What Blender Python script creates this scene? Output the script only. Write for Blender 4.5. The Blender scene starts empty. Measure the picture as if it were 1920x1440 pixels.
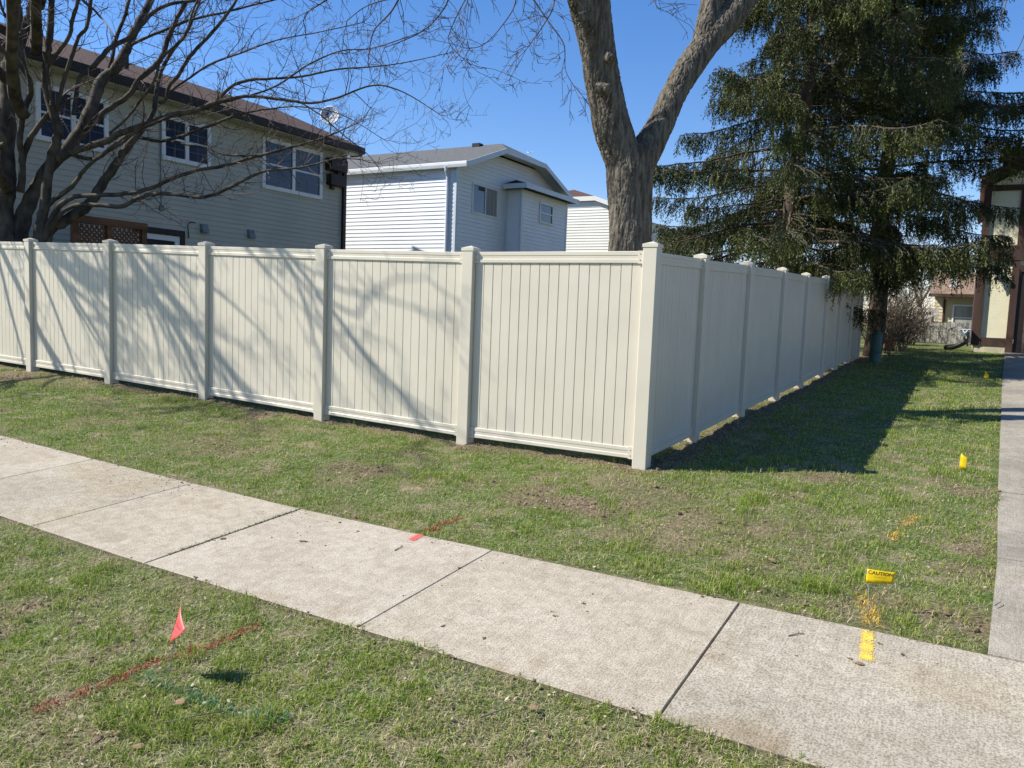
import bpy, bmesh, math, random
import numpy as np
from mathutils import Vector, Matrix
R = math.radians
# ------------------------------------------------------------------ camera
CAM = np.array([2.37212, -6.41333, 1.29221])
F = 1471.55                                   # focal length in pixels of a 1920 px wide frame
MR = np.array([[0.86450652, 0.50119638, 0.03782422],
               [-0.07788095, 0.05922999, 0.99520167],
               [-0.49655115, 0.86330412, -0.09023836]])
sc = bpy.context.scene
cd = bpy.data.cameras.new('camera'); cam = bpy.data.objects.new('camera', cd)
sc.collection.objects.link(cam); sc.camera = cam
cam.matrix_world = Matrix(((MR[0][0], MR[1][0], -MR[2][0], CAM[0]), (MR[0][1], MR[1][1], -MR[2][1], CAM[1]),
                           (MR[0][2], MR[1][2], -MR[2][2], CAM[2]), (0, 0, 0, 1)))
cd.sensor_width = 36; cd.lens = F / 1920 * 36; cd.clip_start = .05; cd.clip_end = 6000
# ------------------------------------------------------------------ light
SUN = Vector((-1.736, -1.019, 1.90)).normalized()   # towards the sun
w = bpy.data.worlds.new('World'); sc.world = w; w.use_nodes = True
nt = w.node_tree; bg = nt.nodes['Background']
sky = nt.nodes.new('ShaderNodeTexSky'); sky.sky_type = 'NISHITA'; sky.sun_disc = False
sky.sun_elevation = math.asin(SUN.z); sky.sun_rotation = math.atan2(SUN.x, SUN.y) % (2 * math.pi)
sky.altitude = 200; sky.air_density = 1.15; sky.dust_density = .15; sky.ozone_density = 4.0
hs = nt.nodes.new('ShaderNodeHueSaturation'); hs.inputs['Saturation'].default_value = 1.25
mx = nt.nodes.new('ShaderNodeMix'); mx.data_type = 'RGBA'; mx.blend_type = 'MULTIPLY'; mx.inputs[0].default_value = 1; mx.inputs[7].default_value = (1.22, 1.09, 1.24, 1)   # the photograph's white balance
nt.links.new(sky.outputs[0], hs.inputs['Color']); nt.links.new(hs.outputs[0], mx.inputs[6]); nt.links.new(mx.outputs[2], bg.inputs[0]); bg.inputs[1].default_value = 0.086
ld = bpy.data.lights.new('sun', 'SUN'); ld.energy = 5.0; ld.angle = R(.55); ld.color = (1, .97, .90)
lo = bpy.data.objects.new('sun', ld); sc.collection.objects.link(lo)
lo.rotation_euler = SUN.to_track_quat('Z', 'Y').to_euler()
sc.view_settings.view_transform = 'Standard'; sc.view_settings.look = 'None'
sc.view_settings.exposure = 0.7; sc.view_settings.gamma = 1
sc.render.engine = 'CYCLES'
sc.cycles.max_bounces = 6; sc.cycles.diffuse_bounces = 3; sc.cycles.glossy_bounces = 3; sc.cycles.transparent_max_bounces = 6

# ------------------------------------------------------------------ terrain and picking helpers
LX = [-300, -40, -13, -11.3, -9.408, -7.525, -5.634, -3.727, -1.827, 0, 8, 400]
LZ = [.5, .42, .26, .225, .186, .144, .091, .041, .0014, 0, .02, .05]
RY = [-400, -9, -7, 0, 1.461, 3.361, 5.405, 7.313, 9.402, 11.263, 13.177, 15.032, 19, 26, 60, 1500]
RZ = [-.75, -.5, -.42, 0, .043, .113, .177, .222, .299, .367, .413, .465, .70, .85, .95, 1.0]
def T(x, y): return np.interp(x, LX, LZ) + np.interp(y, RY, RZ)
def ray(px, py): return MR.T @ np.array([(px - 960) / F, (720 - py) / F, 1.])
def at(px, py, d): return CAM + ray(px, py) * d              # a point at depth d metres
TS = np.geomspace(1.5, 90, 9000)
def G(px, py, dz=0.):                                          # the point of the ground seen at that pixel
    X = CAM + np.outer(TS, ray(px, py)); i = int(np.argmax(X[:, 2] < T(X[:, 0], X[:, 1]) + dz)); return X[i]
def onx(px, py, x): r = ray(px, py); return CAM + r * (x - CAM[0]) / r[0]
def ony(px, py, y): r = ray(px, py); return CAM + r * (y - CAM[1]) / r[1]
def proj(P):
    q = (np.asarray(P) - CAM) @ MR.T; return 960 + F * q[..., 0] / q[..., 2], 720 - F * q[..., 1] / q[..., 2], q[..., 2]
def _h(ix, iy, iz, s):
    n = (ix * 374761393 + iy * 668265263 + iz * 2147483647 + s * 974634777) & 0xffffffff
    n = ((n ^ (n >> 13)) * 1274126177) & 0xffffffff; n = ((n ^ (n >> 16)) * 2246822519) & 0xffffffff
    return ((n ^ (n >> 15)) & 0xffff) / 65535.
def noise(x, y, z=0., s=0):
    x, y, z = np.broadcast_arrays(np.asarray(x, float), np.asarray(y, float), np.asarray(z, float))
    ix, iy, iz = [np.floor(v).astype(np.int64) for v in (x, y, z)]
    f = [v - np.floor(v) for v in (x, y, z)]; f = [t * t * (3 - 2 * t) for t in f]; r = 0
    for a in (0, 1):
        for b in (0, 1):
            for c in (0, 1):
                r = r + _h(ix + a, iy + b, iz + c, s) * (f[0] if a else 1 - f[0]) * (f[1] if b else 1 - f[1]) * (f[2] if c else 1 - f[2])
    return r
def fbm(x, y, z=0., s=0, o=3):
    r = 0; a = .5; t = 0
    for k in range(o): r = r + a * noise(x * 2 ** k, y * 2 ** k, np.asarray(z) * 2 ** k, s + k); t += a; a *= .5
    return r / t

# ------------------------------------------------------------------ materials
def mat(name, col, rough=.7, var=0., vscale=4., col2=None, bump=0., bscale=40., stretch=(1, 1, 1), spec=.3, attr=None, trans=0., detail=4, coat=0.):
    m = bpy.data.materials.new(name); m.use_nodes = True; t = m.node_tree; N = t.nodes; Lk = t.links
    b = N['Principled BSDF']; b.inputs['Roughness'].default_value = rough
    b.inputs['Specular IOR Level'].default_value = spec
    if coat: b.inputs['Coat Weight'].default_value = coat; b.inputs['Coat Roughness'].default_value = .25
    tc = N.new('ShaderNodeTexCoord'); mp = N.new('ShaderNodeMapping'); Lk.new(tc.outputs['Object'], mp.inputs[0]); mp.inputs['Scale'].default_value = stretch
    src = None
    if attr:
        a = N.new('ShaderNodeAttribute'); a.attribute_name = attr; src = a.outputs['Color']
    if col2 or var:
        n = N.new('ShaderNodeTexNoise'); n.inputs['Scale'].default_value = vscale; n.inputs['Detail'].default_value = detail; Lk.new(mp.outputs[0], n.inputs[0])
        rp = N.new('ShaderNodeValToRGB'); rp.color_ramp.elements[0].position = .36; rp.color_ramp.elements[1].position = .64
        c2 = col2 or tuple(c * (1 - var) for c in col)
        rp.color_ramp.elements[0].color = (*c2, 1); rp.color_ramp.elements[1].color = (*col, 1)
        Lk.new(n.outputs[0], rp.inputs[0])
        if src is None: src = rp.outputs[0]
    if src is not None: Lk.new(src, b.inputs['Base Color'])
    else: b.inputs['Base Color'].default_value = (*col, 1)
    if bump:
        n2 = N.new('ShaderNodeTexNoise'); n2.inputs['Scale'].default_value = bscale; n2.inputs['Detail'].default_value = 5; Lk.new(mp.outputs[0], n2.inputs[0])
        bp = N.new('ShaderNodeBump'); bp.inputs['Strength'].default_value = bump; bp.inputs['Distance'].default_value = .01
        Lk.new(n2.outputs[0], bp.inputs['Height']); Lk.new(bp.outputs[0], b.inputs['Normal'])
    if trans:
        tr = N.new('ShaderNodeBsdfTranslucent'); mx = N.new('ShaderNodeMixShader'); mx.inputs[0].default_value = trans
        if src is not None: Lk.new(src, tr.inputs[0])
        else: tr.inputs[0].default_value = (*col, 1)
        Lk.new(b.outputs[0], mx.inputs[1]); Lk.new(tr.outputs[0], mx.inputs[2]); Lk.new(mx.outputs[0], N['Material Output'].inputs[0])
    return m

def concrete_mat(name, base, dark, speck=150):
    m = bpy.data.materials.new(name); m.use_nodes = True; t = m.node_tree; N = t.nodes; L = t.links; b = N['Principled BSDF']
    b.inputs['Roughness'].default_value = .9; b.inputs['Specular IOR Level'].default_value = .15
    tc = N.new('ShaderNodeTexCoord')
    def nz(s, d, st=(1, 1, 1)):
        mp = N.new('ShaderNodeMapping'); mp.inputs['Scale'].default_value = st; L.new(tc.outputs['Object'], mp.inputs[0])
        n = N.new('ShaderNodeTexNoise'); n.inputs['Scale'].default_value = s; n.inputs['Detail'].default_value = d; L.new(mp.outputs[0], n.inputs[0]); return n.outputs[0]
    def ramp(i, p0, c0, p1, c1):
        r = N.new('ShaderNodeValToRGB'); e = r.color_ramp.elements; e[0].position = p0; e[0].color = (*c0, 1); e[1].position = p1; e[1].color = (*c1, 1); L.new(i, r.inputs[0]); return r.outputs[0]
    def mix(a, bb, mode='MULTIPLY', f=1.):
        x = N.new('ShaderNodeMix'); x.data_type = 'RGBA'; x.blend_type = mode; x.inputs[0].default_value = f; L.new(a, x.inputs[6]); L.new(bb, x.inputs[7]); return x.outputs[2]
    big = ramp(nz(1.3, 6), .38, dark, .62, base)
    sp = ramp(nz(speck, 2), .38, (.62, .60, .57), .56, (1.04, 1.03, 1.01))
    med = ramp(nz(14, 6), .3, (.84, .82, .79), .62, (1.05, 1.05, 1.05))
    spots = ramp(nz(38, 1), .2, (.55, .5, .44), .27, (1, 1, 1))
    streak = nz(1.0, 3, (95, 7, 1))
    stc = ramp(streak, .3, (.9, .89, .88), .6, (1, 1, 1))
    c = mix(mix(mix(mix(big, sp), med), stc), spots)
    stn = ramp(nz(.9, 7), .60, (1, 1, 1), .76, (.93, .87, .76)); c = mix(c, stn); drt = ramp(nz(2.3, 9), .62, (1, 1, 1), .80, (.78, .71, .62)); c = mix(c, drt)
    L.new(c, b.inputs['Base Color'])
    ad = N.new('ShaderNodeMath'); ad.operation = 'ADD'; L.new(streak, ad.inputs[0]); L.new(nz(120, 3), ad.inputs[1])
    bp = N.new('ShaderNodeBump'); bp.inputs['Strength'].default_value = .5; bp.inputs['Distance'].default_value = .004
    L.new(ad.outputs[0], bp.inputs['Height']); L.new(bp.outputs[0], b.inputs['Normal'])
    return m

M = {}
M['vinyl'] = mat('vinyl', (.60, .545, .43), .38, col2=(.565, .51, .40), vscale=2.2, spec=.45, bump=.04, bscale=15)
M['screw'] = mat('screw', (.12, .12, .12), .5)
M['concrete'] = concrete_mat('concrete', (.455, .405, .322), (.415, .366, .288))
M['concrete_b'] = concrete_mat('coarse_concrete', (.44, .395, .315), (.375, .335, .265), 110); M['concrete_c'] = concrete_mat('pale_concrete', (.475, .425, .345), (.43, .38, .305), 170)
M['drive'] = concrete_mat('driveway_concrete', (.38, .345, .285), (.28, .255, .21))
M['bark'] = mat('bark', (.18, .155, .12), .95, col2=(.065, .056, .044), vscale=22, bump=1., bscale=60, stretch=(1, 1, .16), spec=.08, detail=8)
M['bark2'] = mat('smooth_bark', (.115, .096, .074), .85, col2=(.045, .038, .03), vscale=7, bump=.5, bscale=60, stretch=(1, 1, .6), spec=.15, detail=6)
M['twig'] = mat('twig', (.12, .082, .062), .7, col2=(.07, .05, .04), vscale=3)
M['stw'] = mat('spruce_wood', (.12, .09, .065), .9, col2=(.05, .038, .03), vscale=14, bump=.8, bscale=30, stretch=(1, 1, .5), spec=.1)
M['dead'] = mat('dead_twig', (.2, .165, .12), .85, col2=(.12, .09, .065), vscale=5)
M['needle'] = mat('needles', (.05, .08, .02), .55, attr='Col', trans=.22, spec=.3)
M['grass'] = mat('grass', (.1, .15, .03), .6, attr='Col', trans=.36, spec=.25)
M['paintgrass'] = mat('painted_grass', (.5, .1, .05), .6, attr='Col', trans=.15)
M['soil'] = mat('soil', (.21, .145, .095), .95, col2=(.12, .082, .055), vscale=12, bump=.5, spec=.1)
M['leaf'] = mat('dry_leaf', (.33, .22, .12), .8, col2=(.2, .13, .07), vscale=8, trans=.15)
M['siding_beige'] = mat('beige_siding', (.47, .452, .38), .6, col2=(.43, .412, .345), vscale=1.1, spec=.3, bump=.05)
M['siding_white'] = mat('white_siding', (.76, .77, .78), .5, col2=(.71, .72, .73), vscale=1.1, spec=.3)
M['siding_cream'] = mat('cream_siding', (.75, .715, .62), .55, col2=(.70, .67, .58), vscale=1.0, spec=.3)
M['siding_tan'] = mat('tan_siding', (.62, .52, .34), .6, col2=(.56, .47, .31), vscale=1.2)
M['white'] = mat('white_trim', (.74, .74, .73), .45, col2=(.69, .69, .68), vscale=3)
M['alu'] = mat('white_metal', (.62, .66, .70), .4, col2=(.56, .60, .64), vscale=2)
M['darkbrown'] = mat('dark_brown_metal', (.026, .018, .015), .5, col2=(.022, .016, .013), vscale=3)
M['brown'] = mat('brown_timber', (.07, .038, .028), .75, col2=(.048, .027, .02), vscale=8, stretch=(1, 1, .1), bump=.3)
M['redroof'] = mat('red_roof_edge', (.27, .10, .07), .8, col2=(.2, .07, .05), vscale=8)
M['roof_brown'] = mat('brown_shingle', (.105, .058, .040), .95, col2=(.055, .032, .024), vscale=9, stretch=(1, 1, 3), bump=.6, bscale=25, detail=8)
M['roof_grey'] = mat('grey_shingle', (.125, .125, .12), .95, col2=(.085, .085, .085), vscale=6, stretch=(1, 4, 1), bump=.6, bscale=25, detail=8)
M['roof_dark'] = mat('dark_shingle', (.03, .035, .05), .95, col2=(.02, .022, .03), vscale=8, bump=.4)
M['roof_orange'] = mat('tan_shingle', (.25, .17, .115), .95, col2=(.18, .12, .08), vscale=6, bump=.4)
M['stucco'] = mat('cream_stucco', (.74, .68, .47), .9, col2=(.70, .64, .44), vscale=4, bump=.6, bscale=35)
M['found'] = mat('foundation', (.55, .47, .32), .9, col2=(.40, .34, .23), vscale=6, bump=.4)
M['gdoor'] = mat('garage_door_paint', (.135, .095, .08), .55, col2=(.115, .08, .068), vscale=5, stretch=(.3, 1, 3))
M['glass'] = mat('window_glass', (.02, .028, .04), .06, spec=.9)
M['glassblue'] = mat('window_blind_glass', (.022, .034, .075), .15, col2=(.014, .02, .045), vscale=3, spec=.45)
M['curtain'] = mat('curtain', (.36, .35, .33), .8, col2=(.16, .16, .16), vscale=3, stretch=(1, 9, .15))
M['cedar'] = mat('cedar', (.19, .095, .05), .8, col2=(.11, .055, .03), vscale=7, stretch=(1, .2, 1), bump=.3)
M['greywood'] = mat('weathered_wood', (.46, .44, .40), .9, col2=(.24, .225, .20), vscale=9, stretch=(3, 1, .14), bump=.6, detail=7)
M['greywood2'] = mat('pale_weathered_wood', (.5, .47, .43), .9, col2=(.33, .31, .28), vscale=7, stretch=(1, 1, .3), bump=.4)
M['green'] = mat('green_plastic', (.06, .12, .095), .5, col2=(.045, .09, .075), vscale=5)
M['black'] = mat('black_plastic', (.02, .02, .02), .5)
M['grey'] = mat('grey_plastic', (.2, .23, .22), .5, col2=(.14, .16, .155), vscale=5)
M['yellow'] = mat('yellow_flag_film', (.78, .58, .01), .4, trans=.3, col2=(.7, .5, .01), vscale=30)
M['pink'] = mat('red_flag_film', (.9, .17, .16), .4, trans=.4, col2=(.88, .13, .12), vscale=30)
M['ink'] = mat('flag_ink', (.07, .045, .01), .6); M['inkp'] = mat('flag_red_ink', (.28, .02, .06), .6)
M['wire'] = mat('flag_wire', (.3, .3, .3), .4)
M['redp'] = mat('red_marking_paint', (.62, .07, .055), .8, col2=(.5, .12, .1), vscale=55, spec=.2, detail=5)
M['yelp'] = mat('yellow_marking_paint', (.78, .50, .05), .8, col2=(.58, .42, .14), vscale=60, spec=.2, detail=5)
M['redleaf'] = mat('red_leaf', (.45, .05, .03), .7, trans=.3)
M['bush'] = mat('bare_bush', (.135, .105, .07), .9, col2=(.075, .057, .04), vscale=4)
M['lampglass'] = mat('frosted_glass', (.55, .56, .55), .3)
M['dish'] = mat('dish_enamel', (.72, .72, .72), .4)

def ground_mat():
    m = bpy.data.materials.new('lawn_ground'); m.use_nodes = True; t = m.node_tree; N = t.nodes; L = t.links; b = N['Principled BSDF']
    b.inputs['Roughness'].default_value = .95; b.inputs['Specular IOR Level'].default_value = .1
    tc = N.new('ShaderNodeTexCoord')
    def nz(s, d):
        n = N.new('ShaderNodeTexNoise'); n.inputs['Scale'].default_value = s; n.inputs['Detail'].default_value = d; L.new(tc.outputs['Object'], n.inputs[0]); return n.outputs[0]
    def ramp(i, p0, c0, p1, c1):
        r = N.new('ShaderNodeValToRGB'); e = r.color_ramp.elements; e[0].position = p0; e[0].color = (*c0, 1); e[1].position = p1; e[1].color = (*c1, 1); L.new(i, r.inputs[0]); return r.outputs[0]
    thatch = ramp(nz(60, 5), .35, (.14, .11, .065), .65, (.32, .27, .17))
    green = ramp(nz(35, 5), .35, (.05, .075, .02), .65, (.13, .175, .05))
    soil = ramp(nz(40, 6), .35, (.08, .055, .038), .65, (.24, .17, .115))
    x = N.new('ShaderNodeMix'); x.data_type = 'RGBA'; L.new(ramp(nz(3.5, 4), .3, (0, 0, 0), .52, (1, 1, 1)), x.inputs[0]); L.new(thatch, x.inputs[6]); L.new(green, x.inputs[7])
    a = N.new('ShaderNodeAttribute'); a.attribute_name = 'Bare'
    y = N.new('ShaderNodeMix'); y.data_type = 'RGBA'; L.new(a.outputs['Fac'], y.inputs[0]); L.new(x.outputs[2], y.inputs[6]); L.new(soil, y.inputs[7])
    L.new(y.outputs[2], b.inputs['Base Color'])
    bp = N.new('ShaderNodeBump'); bp.inputs['Strength'].default_value = .9; bp.inputs['Distance'].default_value = .02
    L.new(nz(45, 6), bp.inputs['Height']); L.new(bp.outputs[0], b.inputs['Normal'])
    return m
M['ground'] = ground_mat()

# ------------------------------------------------------------------ mesh helpers
COL = sc.collection
class MB:
    def __init__(s): s.v = []; s.f = []
    def quad(s, a, b, c, d): n = len(s.v); s.v += [tuple(a), tuple(b), tuple(c), tuple(d)]; s.f.append((n, n + 1, n + 2, n + 3)); return s
    def tri(s, a, b, c): n = len(s.v); s.v += [tuple(a), tuple(b), tuple(c)]; s.f.append((n, n + 1, n + 2)); return s
    def poly(s, pts): n = len(s.v); s.v += [tuple(p) for p in pts]; s.f.append(tuple(range(n, n + len(pts)))); return s
    def box(s, x0, x1, y0, y1, z0, z1):
        return s.hexa([(x0, y0, z0), (x1, y0, z0), (x1, y1, z0), (x0, y1, z0)], [(x0, y0, z1), (x1, y0, z1), (x1, y1, z1), (x0, y1, z1)])
    def hexa(s, b, t):
        n = len(s.v); k = len(b); s.v += [tuple(p) for p in b] + [tuple(p) for p in t]
        s.f.append(tuple(n + i for i in reversed(range(k)))); s.f.append(tuple(n + k + i for i in range(k)))
        for i in range(k): j = (i + 1) % k; s.f.append((n + i, n + j, n + k + j, n + k + i))
        return s
    def extrude(s, pts, off): return s.hexa(pts, [tuple(np.array(p) + np.array(off)) for p in pts])
    def cyl(s, p0, p1, r0, r1=None, n=10): return s.tube([p0, p1], [r0, r0 if r1 is None else r1], n)
    def tube(s, P, Rd, n=6):
        P = np.asarray(P, float); m = len(P); b = len(s.v)
        tg = np.gradient(P, axis=0); tg /= np.linalg.norm(tg, axis=1)[:, None] + 1e-9
        ref = np.array([0., 0, 1]) if abs(tg[0][2]) < .9 else np.array([1., 0, 0])
        u = np.cross(tg[0], ref); u /= np.linalg.norm(u) + 1e-9
        ca = np.cos(np.arange(n) * 2 * math.pi / n)[:, None]; sa = np.sin(np.arange(n) * 2 * math.pi / n)[:, None]
        for i in range(m):
            u = u - tg[i] * (u @ tg[i]); u /= np.linalg.norm(u) + 1e-9; v = np.cross(tg[i], u)
            s.v += [tuple(q) for q in (P[i] + (ca * u + sa * v) * Rd[i])]
        for i in range(m - 1):
            for k in range(n):
                k2 = (k + 1) % n; s.f.append((b + i * n + k, b + i * n + k2, b + (i + 1) * n + k2, b + (i + 1) * n + k))
        s.f.append(tuple(b + k for k in reversed(range(n)))); s.f.append(tuple(b + (m - 1) * n + k for k in range(n)))
        return s
    def lathe(s, c, prof, n=20):
        c = np.array(c); b = len(s.v)
        for r, z in prof:
            for k in range(n): a = 2 * math.pi * k / n; s.v.append((c[0] + r * math.cos(a), c[1] + r * math.sin(a), c[2] + z))
        for i in range(len(prof) - 1):
            for k in range(n): k2 = (k + 1) % n; s.f.append((b + i * n + k, b + i * n + k2, b + (i + 1) * n + k2, b + (i + 1) * n + k))
        s.f.append(tuple(b + (len(prof) - 1) * n + k for k in range(n)))
        return s
    def build(s, name, m, parent=None, smooth=False):
        me = bpy.data.meshes.new(name); me.from_pydata([tuple(float(c) for c in p) for p in s.v], [], s.f); me.materials.append(M[m])
        if smooth: me.polygons.foreach_set('use_smooth', [True] * len(me.polygons))
        me.update(); o = bpy.data.objects.new(name, me); COL.objects.link(o)
        if parent is not None:
            o.parent = parent; L = parent
            off = Vector((0, 0, 0))
            while L is not None: off += L.location; L = L.parent
            me.transform(Matrix.Translation(-off))
        return o
def tag(o, label=None, cat=None, group=None, kind=None):
    for k, v in (('label', label), ('category', cat), ('group', group), ('kind', kind)):
        if v: o[k] = v
    return o
def empty(name, loc, label, cat, group=None):
    o = bpy.data.objects.new(name, None); COL.objects.link(o); o.location = tuple(float(c) for c in loc); o.empty_display_size = .2
    return tag(o, label, cat, group)
def npmesh(name, V, nper, m, cols=None, parent=None, smooth=False):
    """V (K, nper, 3): K separate faces of nper corners"""
    K = len(V); me = bpy.data.meshes.new(name); me.vertices.add(K * nper); me.loops.add(K * nper); me.polygons.add(K)
    V = V.reshape(-1, 3)
    if parent is not None: V = V - np.array(parent.location)
    me.vertices.foreach_set('co', V.astype(np.float32).ravel()); me.loops.foreach_set('vertex_index', np.arange(K * nper, dtype=np.int32))
    me.polygons.foreach_set('loop_start', np.arange(0, K * nper, nper, dtype=np.int32))
    me.update(calc_edges=True)
    if cols is not None:
        a = me.color_attributes.new('Col', 'FLOAT_COLOR', 'POINT'); c = np.ones((K, nper, 4), np.float32); c[..., :3] = cols[:, None, :] if cols.ndim == 2 else cols
        a.data.foreach_set('color', c.ravel())
    me.materials.append(M[m]); o = bpy.data.objects.new(name, me); COL.objects.link(o)
    if parent is not None: o.parent = parent
    return o

# ================================================================== SETTING
SWY0, SWY1 = -3.66, -2.45
joints = [-11.3, -9.8, -8.3, -6.8, -5.3, -4.0, -2.725, -1.575, 0.0, 1.48]
drv = [G(*p) for p in ((1852, 1215), (1870, 1050), (1871, 925), (1876, 800), (1880, 700), (1884, 664))]
DY = [-2.45] + [float(p[1]) for p in drv[1:-1]] + [18.9]; DX = [2.56] + [float(p[0]) for p in drv[1:-1]] + [3.30]
def drive_edge(y): return np.interp(y, DY, DX)
patches = [((700, 885), .32, .8), ((640, 905), .2, .5), ((1110, 950), .33, .85), ((1200, 920), .5, .55), ((395, 835), .45, .6), ((480, 800), .3, .5), ((15, 705), .55, .95), ((120, 720), .3, .6),
           ((1250, 1010), .4, .6), ((1400, 985), .5, .6), ((1180, 880), .25, .9), ((880, 838), .22, .8), ((1420, 1060), .3, .5), ((1800, 1165), .3, .75), ((1650, 1110), .25, .5), ((1730, 1140), .25, .7),
           ((1480, 1010), .35, .45), ((60, 1290), .35, .35), ((640, 960), .3, .5), ((330, 1110), .3, .35), ((1560, 1140), .3, .55), ((1380, 840), .5, .6), ((1450, 790), .5, .6), ((150, 1390), .25, .5), ((1100, 1410), .2, .5), ((1300, 1410), .2, .6)]
patches = [(G(*p), r, a) for p, r, a in patches]
def bare(x, y):
    b = np.zeros(np.shape(x))
    n = fbm(x * 5, y * 5, 0, 7); n2 = fbm(x * 1.6, y * 1.6, 0, 31)
    for p, r, a in patches:
        d = np.hypot((x - p[0]) * .75, (y - p[1]) * 1.3) / r; b = np.maximum(b, a * np.clip(1.35 - d + (n - .5) * 1.4, 0, 1))
    fl = np.where((x < .2), np.clip(1.0 - np.abs(y + .02) / (.16 + .28 * np.maximum(n - .45, 0) * 2), 0, 1), 0)
    fr = np.where(y > -.1, np.clip(1.0 - np.abs(x - .12) / (.25 + .7 * np.maximum(n - .42, 0)), 0, 1), 0)
    b = np.maximum(b, np.maximum(fl, fr))
    ed = np.minimum(np.abs(y - SWY1), np.abs(y - SWY0)); b = np.maximum(b, .55 * np.clip(1 - ed / (.05 + .12 * n), 0, 1))
    b = np.maximum(b, .75 * np.clip((n2 - .60) * 8, 0, 1) * np.clip((n - .4) * 5, 0, 1))
    return np.clip(b, 0, 1)
def bump_h(x, y):
    return (fbm(x * 1.5, y * 1.5, 0, 3) - .5) * .05 + (fbm(x * 9, y * 9, 0, 5) - .5) * .018 + bare(x, y) * (fbm(x * 22, y * 22, 0, 9) - .35) * .035
def rim(x, y): e = np.minimum(np.abs(y - SWY0), np.abs(y - SWY1)); return .0135 * np.clip(1 - e / .12, 0, 1)
def edgefade(x, y):
    inside = (y > SWY0 - .0) & (y < SWY1) ; e = np.minimum(np.abs(y - SWY0), np.abs(y - SWY1)); e = np.where(inside, 0, e)
    return np.clip(e / .15, 0, 1)
def GZ(x, y): return T(x, y) + bump_h(x, y) * edgefade(x, y) - .005 + rim(x, y) * ((y < SWY0) | (y > SWY1)) + .017 * ((y > SWY0) & (y < SWY1))
def ground():
    xs = np.unique(np.concatenate([-np.geomspace(16, 2500, 16), np.arange(-16, -5, .16), np.arange(-5, 4, .06), np.arange(4, 9, .2), np.geomspace(9, 2500, 16)]))
    ys = np.unique(np.concatenate([-np.geomspace(7.5, 2500, 14), np.arange(-7.5, .6, .06), np.arange(.6, 22, .16), np.geomspace(22, 2500, 18)]))
    X, Yy = np.meshgrid(xs, ys); near = (np.abs(X) < 20) & (Yy > -9) & (Yy < 24)
    Z = T(X, Yy) + np.where(near, bump_h(X, Yy) * edgefade(X, Yy) + rim(X, Yy), 0) - .005
    Z = np.where((Yy > SWY0 + .05) & (Yy < SWY1 - .05), T(X, Yy) - .07, Z)
    Z = np.where((X > drive_edge(Yy) + .05) & (X < 9.6) & (Yy > -2.5) & (Yy < 20), T(X, Yy) - .05, Z)
    V = np.stack([X, Yy, Z], -1).reshape(-1, 3); ny, nx = X.shape
    i = (np.arange(ny - 1)[:, None] * nx + np.arange(nx - 1)[None, :]).ravel(); Fq = np.stack([i, i + 1, i + nx + 1, i + nx], 1)
    me = bpy.data.meshes.new('ground'); me.vertices.add(len(V)); me.vertices.foreach_set('co', V.astype(np.float32).ravel())
    me.loops.add(Fq.size); me.loops.foreach_set('vertex_index', Fq.astype(np.int32).ravel()); me.polygons.add(len(Fq)); me.polygons.foreach_set('loop_start', np.arange(0, Fq.size, 4, dtype=np.int32))
    me.update(calc_edges=True); me.polygons.foreach_set('use_smooth', [True] * len(Fq))
    a = me.attributes.new('Bare', 'FLOAT', 'POINT'); a.data.foreach_set('value', np.where(near, bare(X, Yy), 0).astype(np.float32).ravel())
    me.materials.append(M['ground']); o = bpy.data.objects.new('ground', me); COL.objects.link(o); tag(o, kind='structure')
ground()
def slabs(name, m, rects, th=.10, top=.012):
    b = MB()
    for (x0, x1, y0, y1) in rects:               # bevelled slab following the terrain
        ex = .003; cs = [(x0, y0), (x1, y0), (x1, y1), (x0, y1)] if not callable(x0) else None
        lo_ = [(x, y, T(x, y) - th) for x, y in cs]; mid = [(x, y, T(x, y) + top - ex) for x, y in cs]
        cx, cy = (x0 + x1) / 2, (y0 + y1) / 2
        up = [(x + (ex if x < cx else -ex), y + (ex if y < cy else -ex), T(x, y) + top) for x, y in cs]
        n = len(b.v); b.v += lo_ + mid + up
        for L0 in (0, 4):
            for k in range(4): k2 = (k + 1) % 4; b.f.append((n + L0 + k, n + L0 + k2, n + L0 + 4 + k2, n + L0 + 4 + k))
        b.f.append((n + 8, n + 9, n + 10, n + 11))
    o = b.build(name, m); tag(o, kind='structure')
    if name == 'sidewalk':
        for q_ in ('concrete_b', 'concrete_c'): o.data.materials.append(M[q_])
        nf = 9
        for i_, p_ in enumerate(o.data.polygons): p_.material_index = SLABM[(i_ // nf) % len(SLABM)] if i_ // nf < 9 else (1 if i_ // nf < 11 else 0)
    return o
SLABM = [0, 2, 1, 0, 2, 1, 0, 2, 0]
rects = []
jj = joints + [3.35, 4.9, 6.4, 7.9, 9.2]
for a, c in zip(jj[:-1], jj[1:]):
    rects.append((a + .002, c - (.011 if abs(c + 1.575) < .01 else .0035 if abs(c - 1.48) > .01 else .007), SWY0, SWY1))
slabs('sidewalk', 'concrete', rects)
def driveway():
    b = MB(); ys = [-2.444] + [y for y in DY[1:-1]] + [5, 8, 12, 15, 18.96]; ys = sorted(ys)
    jn = float(drv[2][1])
    for a, c in zip(ys[:-1], ys[1:]):
        for xa, xb in ((None, 5.8), (5.808, 9.2)):
            a0, c0 = a + .005, c - .005 if abs(c - jn) > .02 else c - .012
            p = [(drive_edge(a0) if xa is None else xa, a0), (xb, a0), (xb, c0), (drive_edge(c0) if xa is None else xa, c0)]
            b.hexa([(x, y, T(x, y) - .1) for x, y in p], [(x, y, T(x, y) + .014) for x, y in p])
    tag(b.build('driveway', 'drive'), kind='structure')
driveway()

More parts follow.
